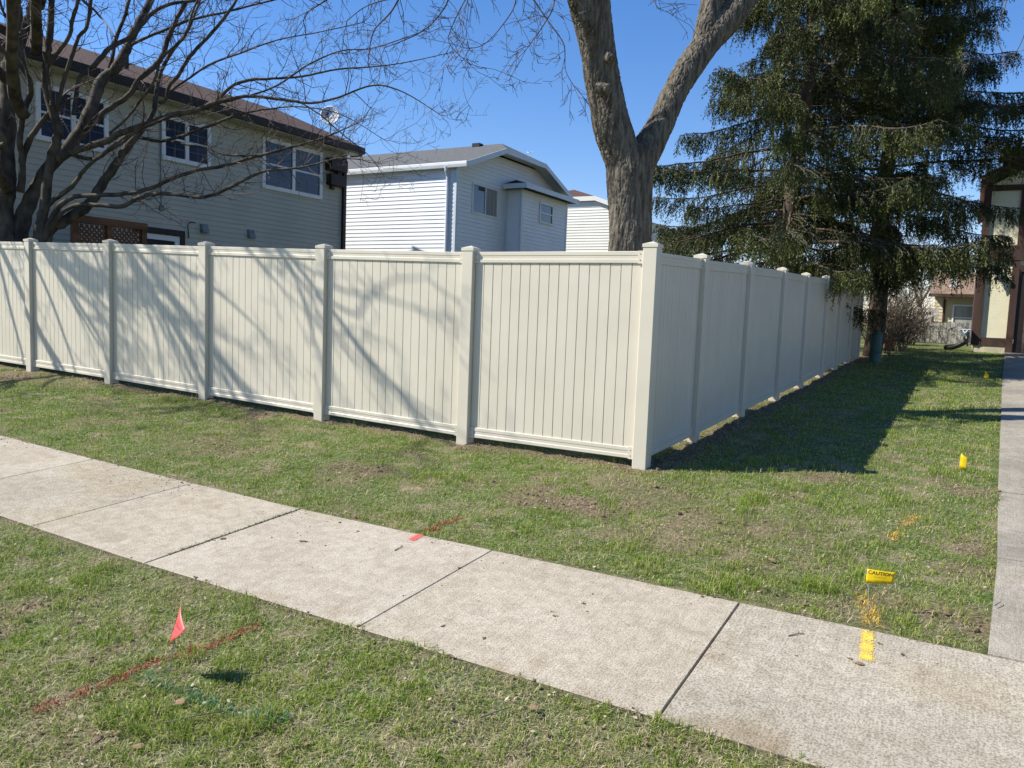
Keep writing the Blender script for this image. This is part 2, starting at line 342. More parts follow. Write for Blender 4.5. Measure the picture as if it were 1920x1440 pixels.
# ------------------------------------------------------------------ vinyl fence
PL = [(0, 0), (-1.827, .0014), (-3.727, .041), (-5.634, .091), (-7.525, .144), (-9.408, .186), (-11.3, .225), (-13.2, .262)]
PR = [(1.461, .043), (3.361, .113), (5.405, .177), (7.313, .222), (9.402, .299), (11.263, .367), (13.177, .413), (15.032, .465)]
H = 1.88; PW = .064
def post(root, x, y, z, hh=H):
    b = MB(); e = .006
    prof = [(-PW, -PW + e), (-PW + e, -PW), (PW - e, -PW), (PW, -PW + e), (PW, PW - e), (PW - e, PW), (-PW + e, PW), (-PW, PW - e)]
    b.hexa([(x + u, y + v, z - .25) for u, v in prof], [(x + u, y + v, z + hh) for u, v in prof]); o = b.build('fence_post', 'vinyl', root)
    c = MB(); q = PW + .005; z0 = z + hh - .012
    c.hexa([(x - q, y - q, z0), (x + q, y - q, z0), (x + q, y + q, z0), (x - q, y + q, z0)], [(x - q, y - q, z0 + .028), (x + q, y - q, z0 + .028), (x + q, y + q, z0 + .028), (x - q, y + q, z0 + .028)])
    n = len(c.v); c.v += [(x - q + .004, y - q + .004, z0 + .029), (x + q - .004, y - q + .004, z0 + .029), (x + q - .004, y + q - .004, z0 + .029), (x - q + .004, y + q - .004, z0 + .029), (x, y, z0 + .052)]
    for k in range(4): c.f.append((n + k, n + (k + 1) % 4, n + 4))
    c.build('post_cap', 'vinyl', o)
def panel(root, p0, p1, z0, z1, nb, axis):
    """between post centres p0,p1 (scalars along axis). axis 'x': front run at y=0; 'y': side run at x=0"""
    a, c = p0 + PW, p1 - PW
    zz = lambda s: z0 + (z1 - z0) * (s - a) / (c - a)
    P = (lambda s, d, z: (s, d, z)) if axis == 'x' else (lambda s, d, z: (-d, s, z))
    # boards: a tongue and groove sheet with V grooves, d<0 is the outer side
    b = MB(); tb, bt = H - .10, .155
    prof = []; wb = (c - a) / nb; rr = random.Random(int(p0 * 100))
    for k in range(nb):
        s0, s1 = a + k * wb, a + (k + 1) * wb; gv = .0045; j = rr.uniform(-.0008, .0008)
        prof += [(s0 + gv, -.011 + j), (s1 - gv, -.011 + j), (s1, -.0035)] if k % 2 == 0 else [(s0 + gv * .8, -.011 + j), (s1 - gv * .8, -.011 + j), (s1, -.0035)]
    prof = [(a, -.0035)] + prof
    n = len(b.v); K = len(prof)
    for side in (1, -1):
        n = len(b.v)
        for s, d in prof: b.v += [P(s, d * side, zz(s) + bt), P(s, d * side, zz(s) + tb)]
        for k in range(K - 1): b.f.append((n + 2 * k, n + 2 * k + 2, n + 2 * k + 3, n + 2 * k + 1) if side * (1 if axis == 'x' else 1) == 1 else (n + 2 * k + 1, n + 2 * k + 3, n + 2 * k + 2, n + 2 * k))
    o = b.build('fence_panel', 'vinyl', root)
    for nm, zl, zh in (('top_rail', H - .125, H - .022), ('bottom_rail', .065, .165)):
        r = MB(); hw = .024; zm = (zl + zh) / 2
        pr = [(-hw, zl + .004), (-hw + .004, zl), (hw - .004, zl), (hw, zl + .004), (hw, zh - .004), (hw - .004, zh), (-hw + .004, zh), (-hw, zh - .004), (-hw, zm + .018), (-hw + .003, zm + .014), (-hw + .003, zm - .014), (-hw, zm - .018)]
        r.hexa([P(a, d, zz(a) + z) for d, z in pr], [P(c, d, zz(c) + z) for d, z in pr])
        ro = r.build(nm, 'vinyl', o)
        for s0, s1 in ((a, a + .045), (c - .045, c)):
            br = MB(); e = .003
            q = [(-hw - e, zl - e), (hw + e, zl - e), (hw + e, zh + e), (-hw - e, zh + e)]
            br.hexa([P(s0, d, zz(s0) + z) for d, z in q], [P(s1, d, zz(s1) + z) for d, z in q]); br.build('rail_bracket', 'vinyl', o)
        for s0 in (a + .022, c - .022):
            for zq in (zl + .025, zh - .025):
                p = np.array(P(s0, -hw - .003, zz(s0) + zq)); q = np.array(P(s0, -hw - .006, zz(s0) + zq)); sw = MB(); sw.cyl(p, q, .005, .004, 8); sw.build('screw', 'screw', o)
f1 = empty('vinyl_fence', (0, 0, 0), 'sunlit cream vinyl privacy fence run along the sidewalk, with tree shadows', 'fence')
for i, (x, z) in enumerate(PL): post(f1, x + (.01 if i == 0 else 0), 0, z, H + (.02 if i == 0 else 0))
for (x0, za), (x1, zb) in zip(PL[:-1], PL[1:]): panel(f1, x1, x0, zb, za, 17, 'x')
f2 = empty('vinyl_fence', (0, .5, 0), 'shaded cream vinyl privacy fence run beside the driveway lawn', 'fence')
rr_ = random.Random(3)
for y, z in PR: post(f2, 0, y, z)
PR2 = [(0, 0)] + PR
for (y0, za), (y1, zb) in zip(PR2[:-1], PR2[1:]): panel(f2, y0, y1, za, zb, 17 if y0 else 13, 'y')

# ------------------------------------------------------------------ trees
def smooth_path(pts, sub=5, jit=0., rng=None):
    P = np.asarray(pts, float); out = []; n = len(P)
    for i in range(n - 1):
        p0, p1, p2, p3 = P[max(i - 1, 0)], P[i], P[i + 1], P[min(i + 2, n - 1)]
        for k in range(sub):
            t = k / sub; out.append(.5 * ((2 * p1) + (p2 - p0) * t + (2 * p0 - 5 * p1 + 4 * p2 - p3) * t * t + (3 * p1 - p0 - 3 * p2 + p3) * t ** 3))
    out.append(P[-1]); out = np.array(out)
    if jit and rng is not None: out[1:-1, :3] += rng.normal(0, 1, (len(out) - 2, 3)) * jit * out[1:-1, 3:4]
    return out
def unit(v): return v / (np.linalg.norm(v) + 1e-9)
def grow(b, rng, p, d, L, r, lev, up=.15, rmin=.0028, wob=.22, tend=.0, kids=None):
    n = max(3, int(L / (.12 if lev > 0 else .05)) + 1); n = min(n, 14)
    pts = [p]; dd = unit(d); st = L / (n - 1)
    for i in range(n - 1):
        dd = unit(dd + rng.normal(0, wob, 3) * (.9 if lev else 1.1) + np.array([0, 0, up * .35]) * (1 if tend == 0 else 1)); pts.append(pts[-1] + dd * st)
    rad = np.linspace(r, max(rmin, r * .35), n)
    b.tube(pts, rad, 5 if r > .012 else (4 if r > .006 else 3))
    if lev <= 0: return
    cnt = max(2, int(L / (.11 if lev == 1 else .17)))
    for k in range(cnt):
        t = rng.uniform(.12, 1.0); i = min(int(t * (n - 1)), n - 2); q = pts[i] + (pts[i + 1] - pts[i]) * (t * (n - 1) - i)
        ax = unit(pts[i + 1] - pts[i]); side = unit(np.cross(ax, rng.normal(0, 1, 3)))
        nd = unit(ax * rng.uniform(.5, 1.1) + side)
        l2 = L * rng.uniform(.25, .6) * (1.15 - t * .6) if lev > 1 else rng.uniform(.05, .22) * min(1, L / .5 + .3)
        grow(b, rng, q, nd, max(l2, .05), max(rad[i] * .6, rmin), lev - 1, up, rmin, wob)
def limb_tree(root, limbs, rng, twb, name='limb', m='bark2', tw_from=.2, space=.17, tl=(.35, 1.1), up=.25, maxr=.009, twdens=1., seg=10, rmin=.0028, nlev=2):
    for L in limbs:
        pts = np.array([[*at(px, py, d), wpx / 2 / F * d * .80] for px, py, wpx, d in L[0]])
        P = smooth_path(pts, 5, .10, rng); rad = P[:, 3] * (1 + .03 * rng.normal(0, 1, len(P)))
        b = MB(); b.tube(P[:, :3], np.maximum(rad, .004), seg if rad.max() > .03 else 7); b.build(name, m, root, smooth=True)
        twigs_along(twb, rng, P, L[1] if len(L) > 1 else tw_from, space / twdens, tl, up, maxr, rmin, nlev)
def twigs_along(twb, rng, P, t0, space, tl, up, maxr, rmin=.0028, nlev=2):
    X = P[:, :3]; seg = np.linalg.norm(np.diff(X, axis=0), axis=1); s = np.concatenate([[0], np.cumsum(seg)]); tot = s[-1]; a = tot * t0
    while a < tot:
        i = min(np.searchsorted(s, a), len(X) - 1); i = max(i, 1); u = (a - s[i - 1]) / (seg[i - 1] + 1e-9); q = X[i - 1] + (X[i] - X[i - 1]) * u
        r = P[i, 3]; ax = unit(X[i] - X[i - 1]); side = unit(np.cross(ax, rng.normal(0, 1, 3)))
        nd = unit(ax * rng.uniform(.3, 1.2) + side); l = rng.uniform(*tl) * (1 - .4 * a / tot)
        grow(twb, rng, q, nd, l, min(maxr, max(r * .5, rmin * 1.3)), nlev if rng.random() < .75 else 1, up, rmin)
        a += space * rng.uniform(.4, 1.7)
    # the tip divides
    for k in range(3): grow(twb, rng, X[-1], unit(unit(X[-1] - X[-3]) + rng.normal(0, .4, 3)), rng.uniform(*tl) * .9, max(P[-1, 3] * .8, rmin * 1.2), 2, up, rmin)

def D(L, d0, d1):                     # adds depth linearly from d0 to d1 along a traced limb
    n = len(L); return [(x, y, w_, d0 + (d1 - d0) * k / (n - 1)) for k, (x, y, w_) in enumerate(L)]
rng = np.random.default_rng(11)
ctree = empty('multi_stem_tree', (-11.3, .9, T(-11.3, .9)), 'bare many-stemmed tree with low spreading limbs in front of the beige house', 'tree')
base = 13.2
tl1 = [
 (D([(4, 520, 60), (5, 460, 52), (8, 380, 44), (12, 300, 38), (14, 200, 36), (16, 130, 32), (25, 110, 30), (45, 60, 24), (62, 10, 22), (70, -50, 20), (80, -140, 14)], 13.0, 13.4), .5),
 (D([(30, 560, 56), (35, 450, 44), (60, 370, 32), (87, 320, 28), (130, 275, 29), (160, 230, 28), (178, 185, 26), (190, 150, 24), (215, 130, 24), (233, 100, 22), (250, 65, 20), (267, 30, 17), (285, -5, 15), (300, -60, 12), (330, -140, 8)], 13.1, 14.6), .35),
 (D([(62, 540, 34), (72, 448, 25), (82, 390, 22), (95, 300, 20), (108, 262, 21), (108, 235, 20), (92, 190, 18), (85, 145, 17), (88, 110, 15), (93, 65, 15), (96, 20, 14), (97, -50, 12), (90, -130, 8)], 13.1, 12.6), .5),
 (D([(38, 360, 18), (42, 300, 14), (37, 265, 13), (43, 215, 13), (58, 165, 12), (45, 132, 12), (20, 105, 13), (-10, 82, 11)], 13.1, 12.4), .4),
 (D([(38, 340, 10), (45, 290, 14), (60, 255, 13), (85, 220, 11), (100, 205, 8)], 13.1, 12.9), .9),
 (D([(70, 520, 36), (88, 440, 29), (120, 415, 25), (165, 385, 23), (195, 340, 21), (225, 295, 19), (250, 262, 17), (285, 215, 12), (292, 180, 10), (300, 140, 9), (320, 100, 8), (350, 60, 7), (372, 10, 5)], 13.1, 14.2), .35),
 (D([(82, 450, 18), (95, 415, 15), (113, 385, 13), (140, 370, 11), (180, 366, 10), (235, 363, 10), (283, 353, 9), (320, 336, 9), (367, 320, 8), (417, 312, 8), (467, 297, 7), (520, 283, 6), (567, 270, 5), (610, 257, 4), (650, 240, 3)], 13.1, 12.2), .3),
 (D([(88, 440, 14), (110, 405, 11), (133, 388, 10), (167, 383, 10), (227, 387, 10), (260, 370, 9), (290, 363, 9), (333, 365, 9), (383, 370, 8), (427, 353, 8), (467, 333, 7), (500, 320, 6), (547, 316, 5), (583, 310, 4), (633, 297, 3), (680, 300, 2)], 13.1, 11.8), .3),
 (D([(112, 300, 18), (125, 288, 16), (187, 267, 16), (233, 247, 14), (283, 230, 13), (317, 217, 12), (367, 207, 11), (400, 193, 11), (433, 187, 9), (467, 180, 8), (533, 187, 7), (583, 193, 6), (633, 183, 5), (700, 160, 4), (757, 173, 3), (825, 215, 1.5)], 13.0, 12.0), .3),
 (D([(140, 292, 10), (180, 298, 9), (207, 277, 9), (240, 255, 9), (267, 240, 10), (300, 225, 10), (333, 213, 9), (390, 200, 8), (433, 163, 7), (467, 150, 7), (500, 148, 6), (567, 143, 5), (633, 130, 4), (700, 125, 3), (755, 118, 2.5), (840, 100, 1.5)], 13.3, 13.0), .3),
 (D([(150, 262, 16), (160, 245, 14), (200, 207, 13), (240, 180, 12), (260, 150, 13), (287, 127, 13), (307, 100, 12), (317, 67, 11), (333, 33, 10), (350, 0, 9), (365, -40, 7), (400, -100, 5)], 13.6, 14.0), .35),
 (D([(300, 192, 8), (310, 187, 8), (318, 160, 9), (333, 143, 9), (353, 110, 9), (377, 83, 8), (407, 50, 8), (433, 17, 7), (455, -20, 5), (490, -70, 4)], 13.8, 13.6), .3),
 (D([(138, 215, 10), (143, 180, 10), (150, 145, 10), (173, 127, 12), (207, 90, 11), (247, 67, 10), (283, 27, 10), (317, 8, 8), (367, 0, 7), (420, -20, 5), (520, -50, 3)], 13.3, 13.8), .35),
 (D([(106, 225, 9), (110, 190, 9), (120, 150, 9), (133, 110, 9), (147, 70, 8), (163, 50, 8), (170, 0, 8), (175, -40, 6), (190, -90, 4)], 12.9, 12.4), .4),
 (D([(190, 165, 10), (198, 148, 10), (210, 110, 9), (217, 73, 9), (233, 33, 8), (242, 0, 8), (250, -40, 6), (262, -90, 4)], 13.9, 14.4), .4),
 (D([(90, 125, 10), (97, 110, 10), (127, 73, 9), (137, 33, 9), (147, 0, 8), (155, -50, 6), (158, -90, 4)], 12.7, 12.3), .4),
 (D([(222, 112, 8), (245, 85, 7), (317, 53, 7), (360, 37, 6), (433, 20, 5), (500, 3, 4), (560, -10, 3)], 14.2, 13.6), .2),
 (D([(250, 258, 7), (262, 258, 7), (300, 265, 8), (333, 257, 7), (383, 240, 7), (433, 220, 6), (467, 210, 5), (500, 205, 4), (560, 200, 3), (640, 215, 2), (720, 262, 1.5)], 14.1, 13.0), .2),
 (D([(318, 262, 5), (333, 268, 5), (383, 277, 5), (420, 289, 5), (467, 292, 5), (500, 287, 4), (567, 272, 3), (640, 262, 2)], 14.0, 12.6), .2),
 (D([(84, 400, 12), (95, 380, 11), (135, 350, 10), (157, 320, 9), (187, 293, 8), (225, 270, 8), (262, 240, 6)], 13.1, 12.5), .5),
 (D([(205, 250, 6), (235, 225, 6), (262, 190, 6), (290, 150, 7), (303, 110, 6), (345, 70, 6), (362, 20, 5), (385, -30, 4)], 12.9, 12.2), .3),
 (D([(320, 170, 5), (350, 150, 5), (395, 120, 5), (450, 100, 4), (520, 75, 3), (600, 60, 2.5), (680, 42, 2)], 13.7, 13.0), .1),
 (D([(467, 180, 5), (520, 160, 4), (580, 120, 4), (640, 95, 3), (700, 90, 2.5), (790, 60, 2)], 12.6, 12.2), .1),
 (D([(560, 190, 4), (600, 215, 3.5), (640, 250, 3), (690, 290, 2), (720, 330, 1.5)], 12.3, 12.0), .1),
 (D([(0, 95, 12), (30, 60, 11), (38, 20, 10), (20, -20, 9), (15, -70, 7)], 12.5, 12.2), .3),
 (D([(-20, 330, 14), (-5, 280, 12), (12, 265, 10), (-12, 235, 9)], 12.6, 12.2), .9),
 (D([(60, 175, 7), (30, 60, 6), (5, 20, 6), (-5, -30, 5)], 12.2, 12.0), .3),
]
tw = MB(); limb_tree(ctree, tl1, rng, tw, space=.135, tl=(.3, 1.25), up=.30, maxr=.008, rmin=.0025)
tw.build('twigs', 'twig', ctree)

# forked trunk behind the fence corner
def remeshed(name, tubes, vox, m, parent, dispf):
    b = MB()
    for P, Rd in tubes: b.tube(P, Rd, 28)
    o = b.build(name + '_src', m); md = o.modifiers.new('r', 'REMESH'); md.mode = 'VOXEL'; md.voxel_size = vox
    ms = o.modifiers.new('s', 'SMOOTH'); ms.factor = .6; ms.iterations = 16
    me = bpy.data.meshes.new_from_object(o.evaluated_get(bpy.context.evaluated_depsgraph_get())); bpy.data.objects.remove(o)
    n = len(me.vertices); co = np.empty(n * 3); me.vertices.foreach_get('co', co); co = co.reshape(-1, 3); no = np.empty(n * 3); me.vertices.foreach_get('normal', no); no = no.reshape(-1, 3)
    co = co + no * dispf(co)[:, None] - np.array(parent.location)
    me.vertices.foreach_set('co', co.astype(np.float32).ravel()); me.polygons.foreach_set('use_smooth', [True] * len(me.polygons)); me.update()
    me.materials.clear(); me.materials.append(M[m]); me.name = name; o2 = bpy.data.objects.new(name, me); COL.objects.link(o2); o2.parent = parent; return o2
def furrow_old(co):
    x, y, z = co.T; wx = (fbm(x * 6, y * 6, z * 3, 41) - .5) * .06
    a = fbm((x + wx) * 22, (y + wx) * 22, z * 4.2, 43, 3); r = 1 - np.abs(a - .5) * 5.5
    r2 = 1 - np.abs(fbm((x - wx) * 38, (y + wx) * 38, z * 9, 47, 2) - .5) * 5
    return (fbm(x * 5, y * 5, z * 3.5, 48) - .5) * .05 - .022 * np.clip(r, 0, 1) - .009 * np.clip(r2, 0, 1) + .008
def furrow(co):
    x, y, z = co.T; w1 = (noise(x * 9, y * 9, z * 4, 41) - .5) * .09; w2_ = (noise(x * 20, y * 20, z * 9, 42) - .5) * .03
    r = 1 - np.abs(noise((x + w1 + w2_) * 36, (y + w1) * 36, z * 5.5, 43) - .5) * 6.5; r2 = 1 - np.abs(noise((x - w1) * 60, (y - w1 + w2_) * 60, z * 15, 47) - .5) * 4.5
    r3 = 1 - np.abs(noise(x * 18, y * 18, z * 16, 53) - .5) * 9
    return (fbm(x * 4, y * 4, z * 2.0, 48) - .5) * .012 - .013 * np.clip(r, 0, 1) - .006 * np.clip(r2, 0, 1) - .005 * np.clip(r3, 0, 1) + .004
dT = 10.0
tb = at(1180, 470, dT); ft = empty('forked_tree', (tb[0], tb[1], T(tb[0], tb[1])), 'large bare tree with rough bark forking above the fence corner', 'tree')
def trace(L, d0, d1, sub=8, k=.95):
    P = smooth_path(np.array([[*at(px, py, d), w_ / 2 / F * d * k] for px, py, w_, d in D(L, d0, d1)]), sub); return P[:, :3], P[:, 3]
gx = np.array([tb[0], tb[1], T(tb[0], tb[1]) - .2]); low = np.array([[*gx, .36], [*(gx + [0, 0, .5]), .30], [*at(1181, 470, dT), .272], [*at(1182, 400, dT), .272], [*at(1180, 330, dT), .30], [*at(1185, 285, dT), .30]])
lowP = smooth_path(low, 8)
t_low = (lowP[:, :3], lowP[:, 3])
t_l = trace([(1175, 330, 70), (1165, 290, 74), (1148, 240, 76), (1138, 190, 70), (1128, 140, 70), (1122, 100, 68), (1113, 50, 74), (1104, 0, 82), (1096, -60, 76), (1080, -140, 62), (1050, -240, 50), (1020, -360, 34)], dT, 9.4)
t_r = trace([(1190, 330, 62), (1207, 290, 64), (1235, 240, 54), (1262, 180, 50), (1290, 130, 54), (1325, 82, 52), (1370, 32, 52), (1415, -30, 46), (1470, -110, 38), (1520, -220, 28)], dT, 10.8)
t_r2 = trace([(1300, 130, 40), (1318, 80, 44), (1328, 35, 44), (1338, -20, 42), (1345, -90, 36), (1370, -200, 26)], 10.4, 10.6)
t_stub = trace([(1112, 45, 30), (1090, 20, 34), (1078, -10, 34), (1075, -60, 28), (1040, -130, 20)], 9.6, 9.3)
t_k1 = trace([(1138, 105, 26), (1147, 112, 20)], 9.6, 9.5); t_k2 = trace([(1120, 165, 26), (1142, 168, 20)], 9.5, 9.4)
t_k3 = trace([(1098, 28, 16), (1086, 33, 20)], 9.3, 9.15)
remeshed('trunk', [t_low, t_l, t_r, t_r2, t_stub, t_k1, t_k2, t_k3], .0085, 'bark', ft, furrow)
tw = MB()
hang = [
 D([(1040, -130, 16), (980, -170, 12), (900, -150, 9), (820, -90, 6), (770, -40, 5), (735, 20, 4), (700, 60, 3), (690, 120, 2)], 9.3, 9.6),
 D([(980, -170, 9), (940, -110, 6), (900, -50, 4), (872, 0, 3), (852, 40, 2.5), (842, 80, 2), (880, 120, 1.5)], 9.3, 8.9),
 D([(1040, -130, 10), (1000, -80, 6), (985, -30, 5), (1008, 10, 3.5), (1030, 43, 3), (1057, 83, 2.5), (1060, 130, 2), (1075, 160, 1.5)], 9.3, 8.8),
 D([(940, -110, 7), (890, -70, 5), (850, -20, 4), (830, 20, 3), (790, 60, 2.5), (720, 90, 1.8)], 9.4, 10.0),
 D([(1000, -80, 5), (970, -30, 4), (965, 10, 3), (940, 50, 2.4), (905, 85, 1.8), (870, 90, 1.5)], 9.0, 8.7),
 D([(850, -60, 6), (800, -30, 4), (760, -10, 3), (690, 10, 2.4), (650, 40, 2)], 9.5, 10.1),
 D([(1050, -240, 16), (960, -280, 12), (860, -250, 9), (780, -160, 7), (700, -80, 5), (640, -20, 4), (580, 20, 3)], 9.3, 10.5),
 D([(1070, -60, 5), (1045, -20, 4), (1035, 20, 3), (1010, 60, 2.5), (985, 95, 1.8)], 9.3, 8.7),
 D([(1120, -40, 8), (1180, -60, 5), (1220, -30, 3), (1230, 10, 2), (1250, 22, 1.5)], 9.5, 9.2),
]
rng = np.random.default_rng(5)
limb_tree(ft, [(L, .25) for L in hang], rng, tw, m='bark2', name='limb', space=.13, tl=(.25, .8), up=-.25, maxr=.006, seg=7)
hang2 = [D([(1470, -110, 20), (1600, -220, 14), (1750, -240, 10), (1850, -160, 6), (1890, -60, 4), (1885, 10, 3), (1868, 60, 2.5), (1880, 100, 2)], 10.8, 10.2),
         D([(1750, -240, 8), (1860, -220, 6), (1940, -140, 4), (1950, -40, 3), (1930, 40, 2.4), (1895, 110, 2), (1840, 112, 1.2)], 10.6, 10.2)]
limb_tree(ft, [(L, .6) for L in hang2], rng, tw, m='bark2', name='limb', space=.5, tl=(.2, .5), up=-.2, maxr=.004, seg=7, nlev=1)
tw.build('twigs', 'twig', ft)

# random bare trees, and mostly unseen boughs of the many-stemmed tree shadowing the fence
def wild_tree(name, label, x, y, h0, r0, seed, limbsdef, rmin=.004):
    rg = np.random.default_rng(seed); z = T(x, y); root = empty(name, (x, y, z), label, 'tree')
    b = MB(); P = smooth_path(np.array([[x, y, z - .1, r0 * 1.25], [x, y, z + .4, r0], [x + .05, y, z + h0 * .6, r0 * .9], [x, y + .05, z + h0 + .2, r0 * .85]]), 4); b.tube(P[:, :3], P[:, 3], 14); b.build('trunk', 'bark', root, True)
    tw = MB()
    for (dx, dy, dz, r, L) in limbsdef:
        d = unit(np.array([dx, dy, dz])); n = 12; p = np.array([x, y, z + h0]); pts = [[*p, r]]; st = L / n
        for k in range(n):
            d = unit(d + rg.normal(0, .10, 3) + np.array([0, 0, .02])); p = p + d * st; pts.append([*p, r * (1 - .8 * (k + 1) / n) + .006])
        P = smooth_path(np.array(pts), 3); lb = MB(); lb.tube(P[:, :3], P[:, 3], 8); lb.build('limb', 'bark2', root, True)
        for j in range(int(L * 1.7)):                               # secondary boughs
            t = rg.uniform(.25, .95); i = int(t * (len(P) - 2)); ax = unit(P[i + 1, :3] - P[i, :3]); sd = unit(np.cross(ax, rg.normal(0, 1, 3))); d2 = unit(ax + sd * rg.uniform(.5, 1.1) + np.array([0, 0, .2]))
            q = P[i, :3].copy(); l2 = L * rg.uniform(.2, .45) * (1.2 - t * .6); m2 = 7; pp = [[*q, P[i, 3] * .6]]
            for k in range(m2): d2 = unit(d2 + rg.normal(0, .14, 3)); q = q + d2 * l2 / m2; pp.append([*q, P[i, 3] * .6 * (1 - .8 * (k + 1) / m2) + .003])
            P2 = smooth_path(np.array(pp), 2); lb = tw; lb.tube(P2[:, :3], P2[:, 3], 5)
            twigs_along(tw, rg, P2, .2, .28, (.3, .9), .1, .007, rmin, 1)
    tw.build('twigs', 'twig', root)
def boughs(root, defs, seed, tw, rmin=.004):
    rg = np.random.default_rng(seed)
    for (p0, d, r, L) in defs:
        d = unit(np.array(d, float)); n = 14; p = np.array(p0, float); pts = [[*p, r]]; st = L / n
        for k in range(n): d = unit(d + rg.normal(0, .10, 3) + np.array([0, 0, .01])); p = p + d * st; pts.append([*p, r * (1 - .8 * (k + 1) / n) + .005])
        P = smooth_path(np.array(pts), 3); lb = MB(); lb.tube(P[:, :3], P[:, 3], 8); lb.build('limb', 'bark2', root, True)
        for j in range(int(L * 3.2)):
            t = rg.uniform(.3, .95); i = int(t * (len(P) - 2)); ax = unit(P[i + 1, :3] - P[i, :3]); sd = unit(np.cross(ax, rg.normal(0, 1, 3))); d2 = unit(ax + sd * rg.uniform(.4, .8))
            q = P[i, :3].copy(); l2 = L * rg.uniform(.15, .4) * (1.2 - t * .6); m2 = 8; pp = [[*q, P[i, 3] * .6]]
            for k in range(m2): d2 = unit(d2 + rg.normal(0, .13, 3)); q = q + d2 * l2 / m2; pp.append([*q, P[i, 3] * .6 * (1 - .8 * (k + 1) / m2) + .003])
            P2 = smooth_path(np.array(pp), 2); tw.tube(P2[:, :3], P2[:, 3], 5)
            twigs_along(tw, rg, P2, .25, .3, (.25, .8), .1, .006, rmin, 1)
tw = MB()
boughs(ctree, [((-11.5, .8, 3.0), (.50, -.72, .52), .095, 5.6), ((-11.6, .7, 3.4), (.22, -.8, .62), .085, 5.6), ((-11.2, .9, 4.2), (.62, -.62, .40), .10, 5.4), ((-11.4, .9, 4.6), (.35, -.80, .35), .075, 5.2),
               ((-11.8, .6, 3.6), (.05, -.85, .55), .07, 5.4), ((-11.0, 1.0, 5.2), (.75, -.55, .25), .085, 5.2), ((-11.3, .9, 5.4), (.50, -.80, .15), .07, 4.8), ((-11.9, .8, 4.4), (.16, -.9, .30), .06, 4.6),
               ((-11.2, 1.2, 6.0), (.80, -.60, .06), .06, 5.0), ((-10.9, .9, 6.4), (.72, -.68, .0), .05, 4.6), ((-10.7, .9, 6.8), (.82, -.6, .0), .045, 6.0)], 21, tw)
tw.build('twigs', 'twig', ctree)

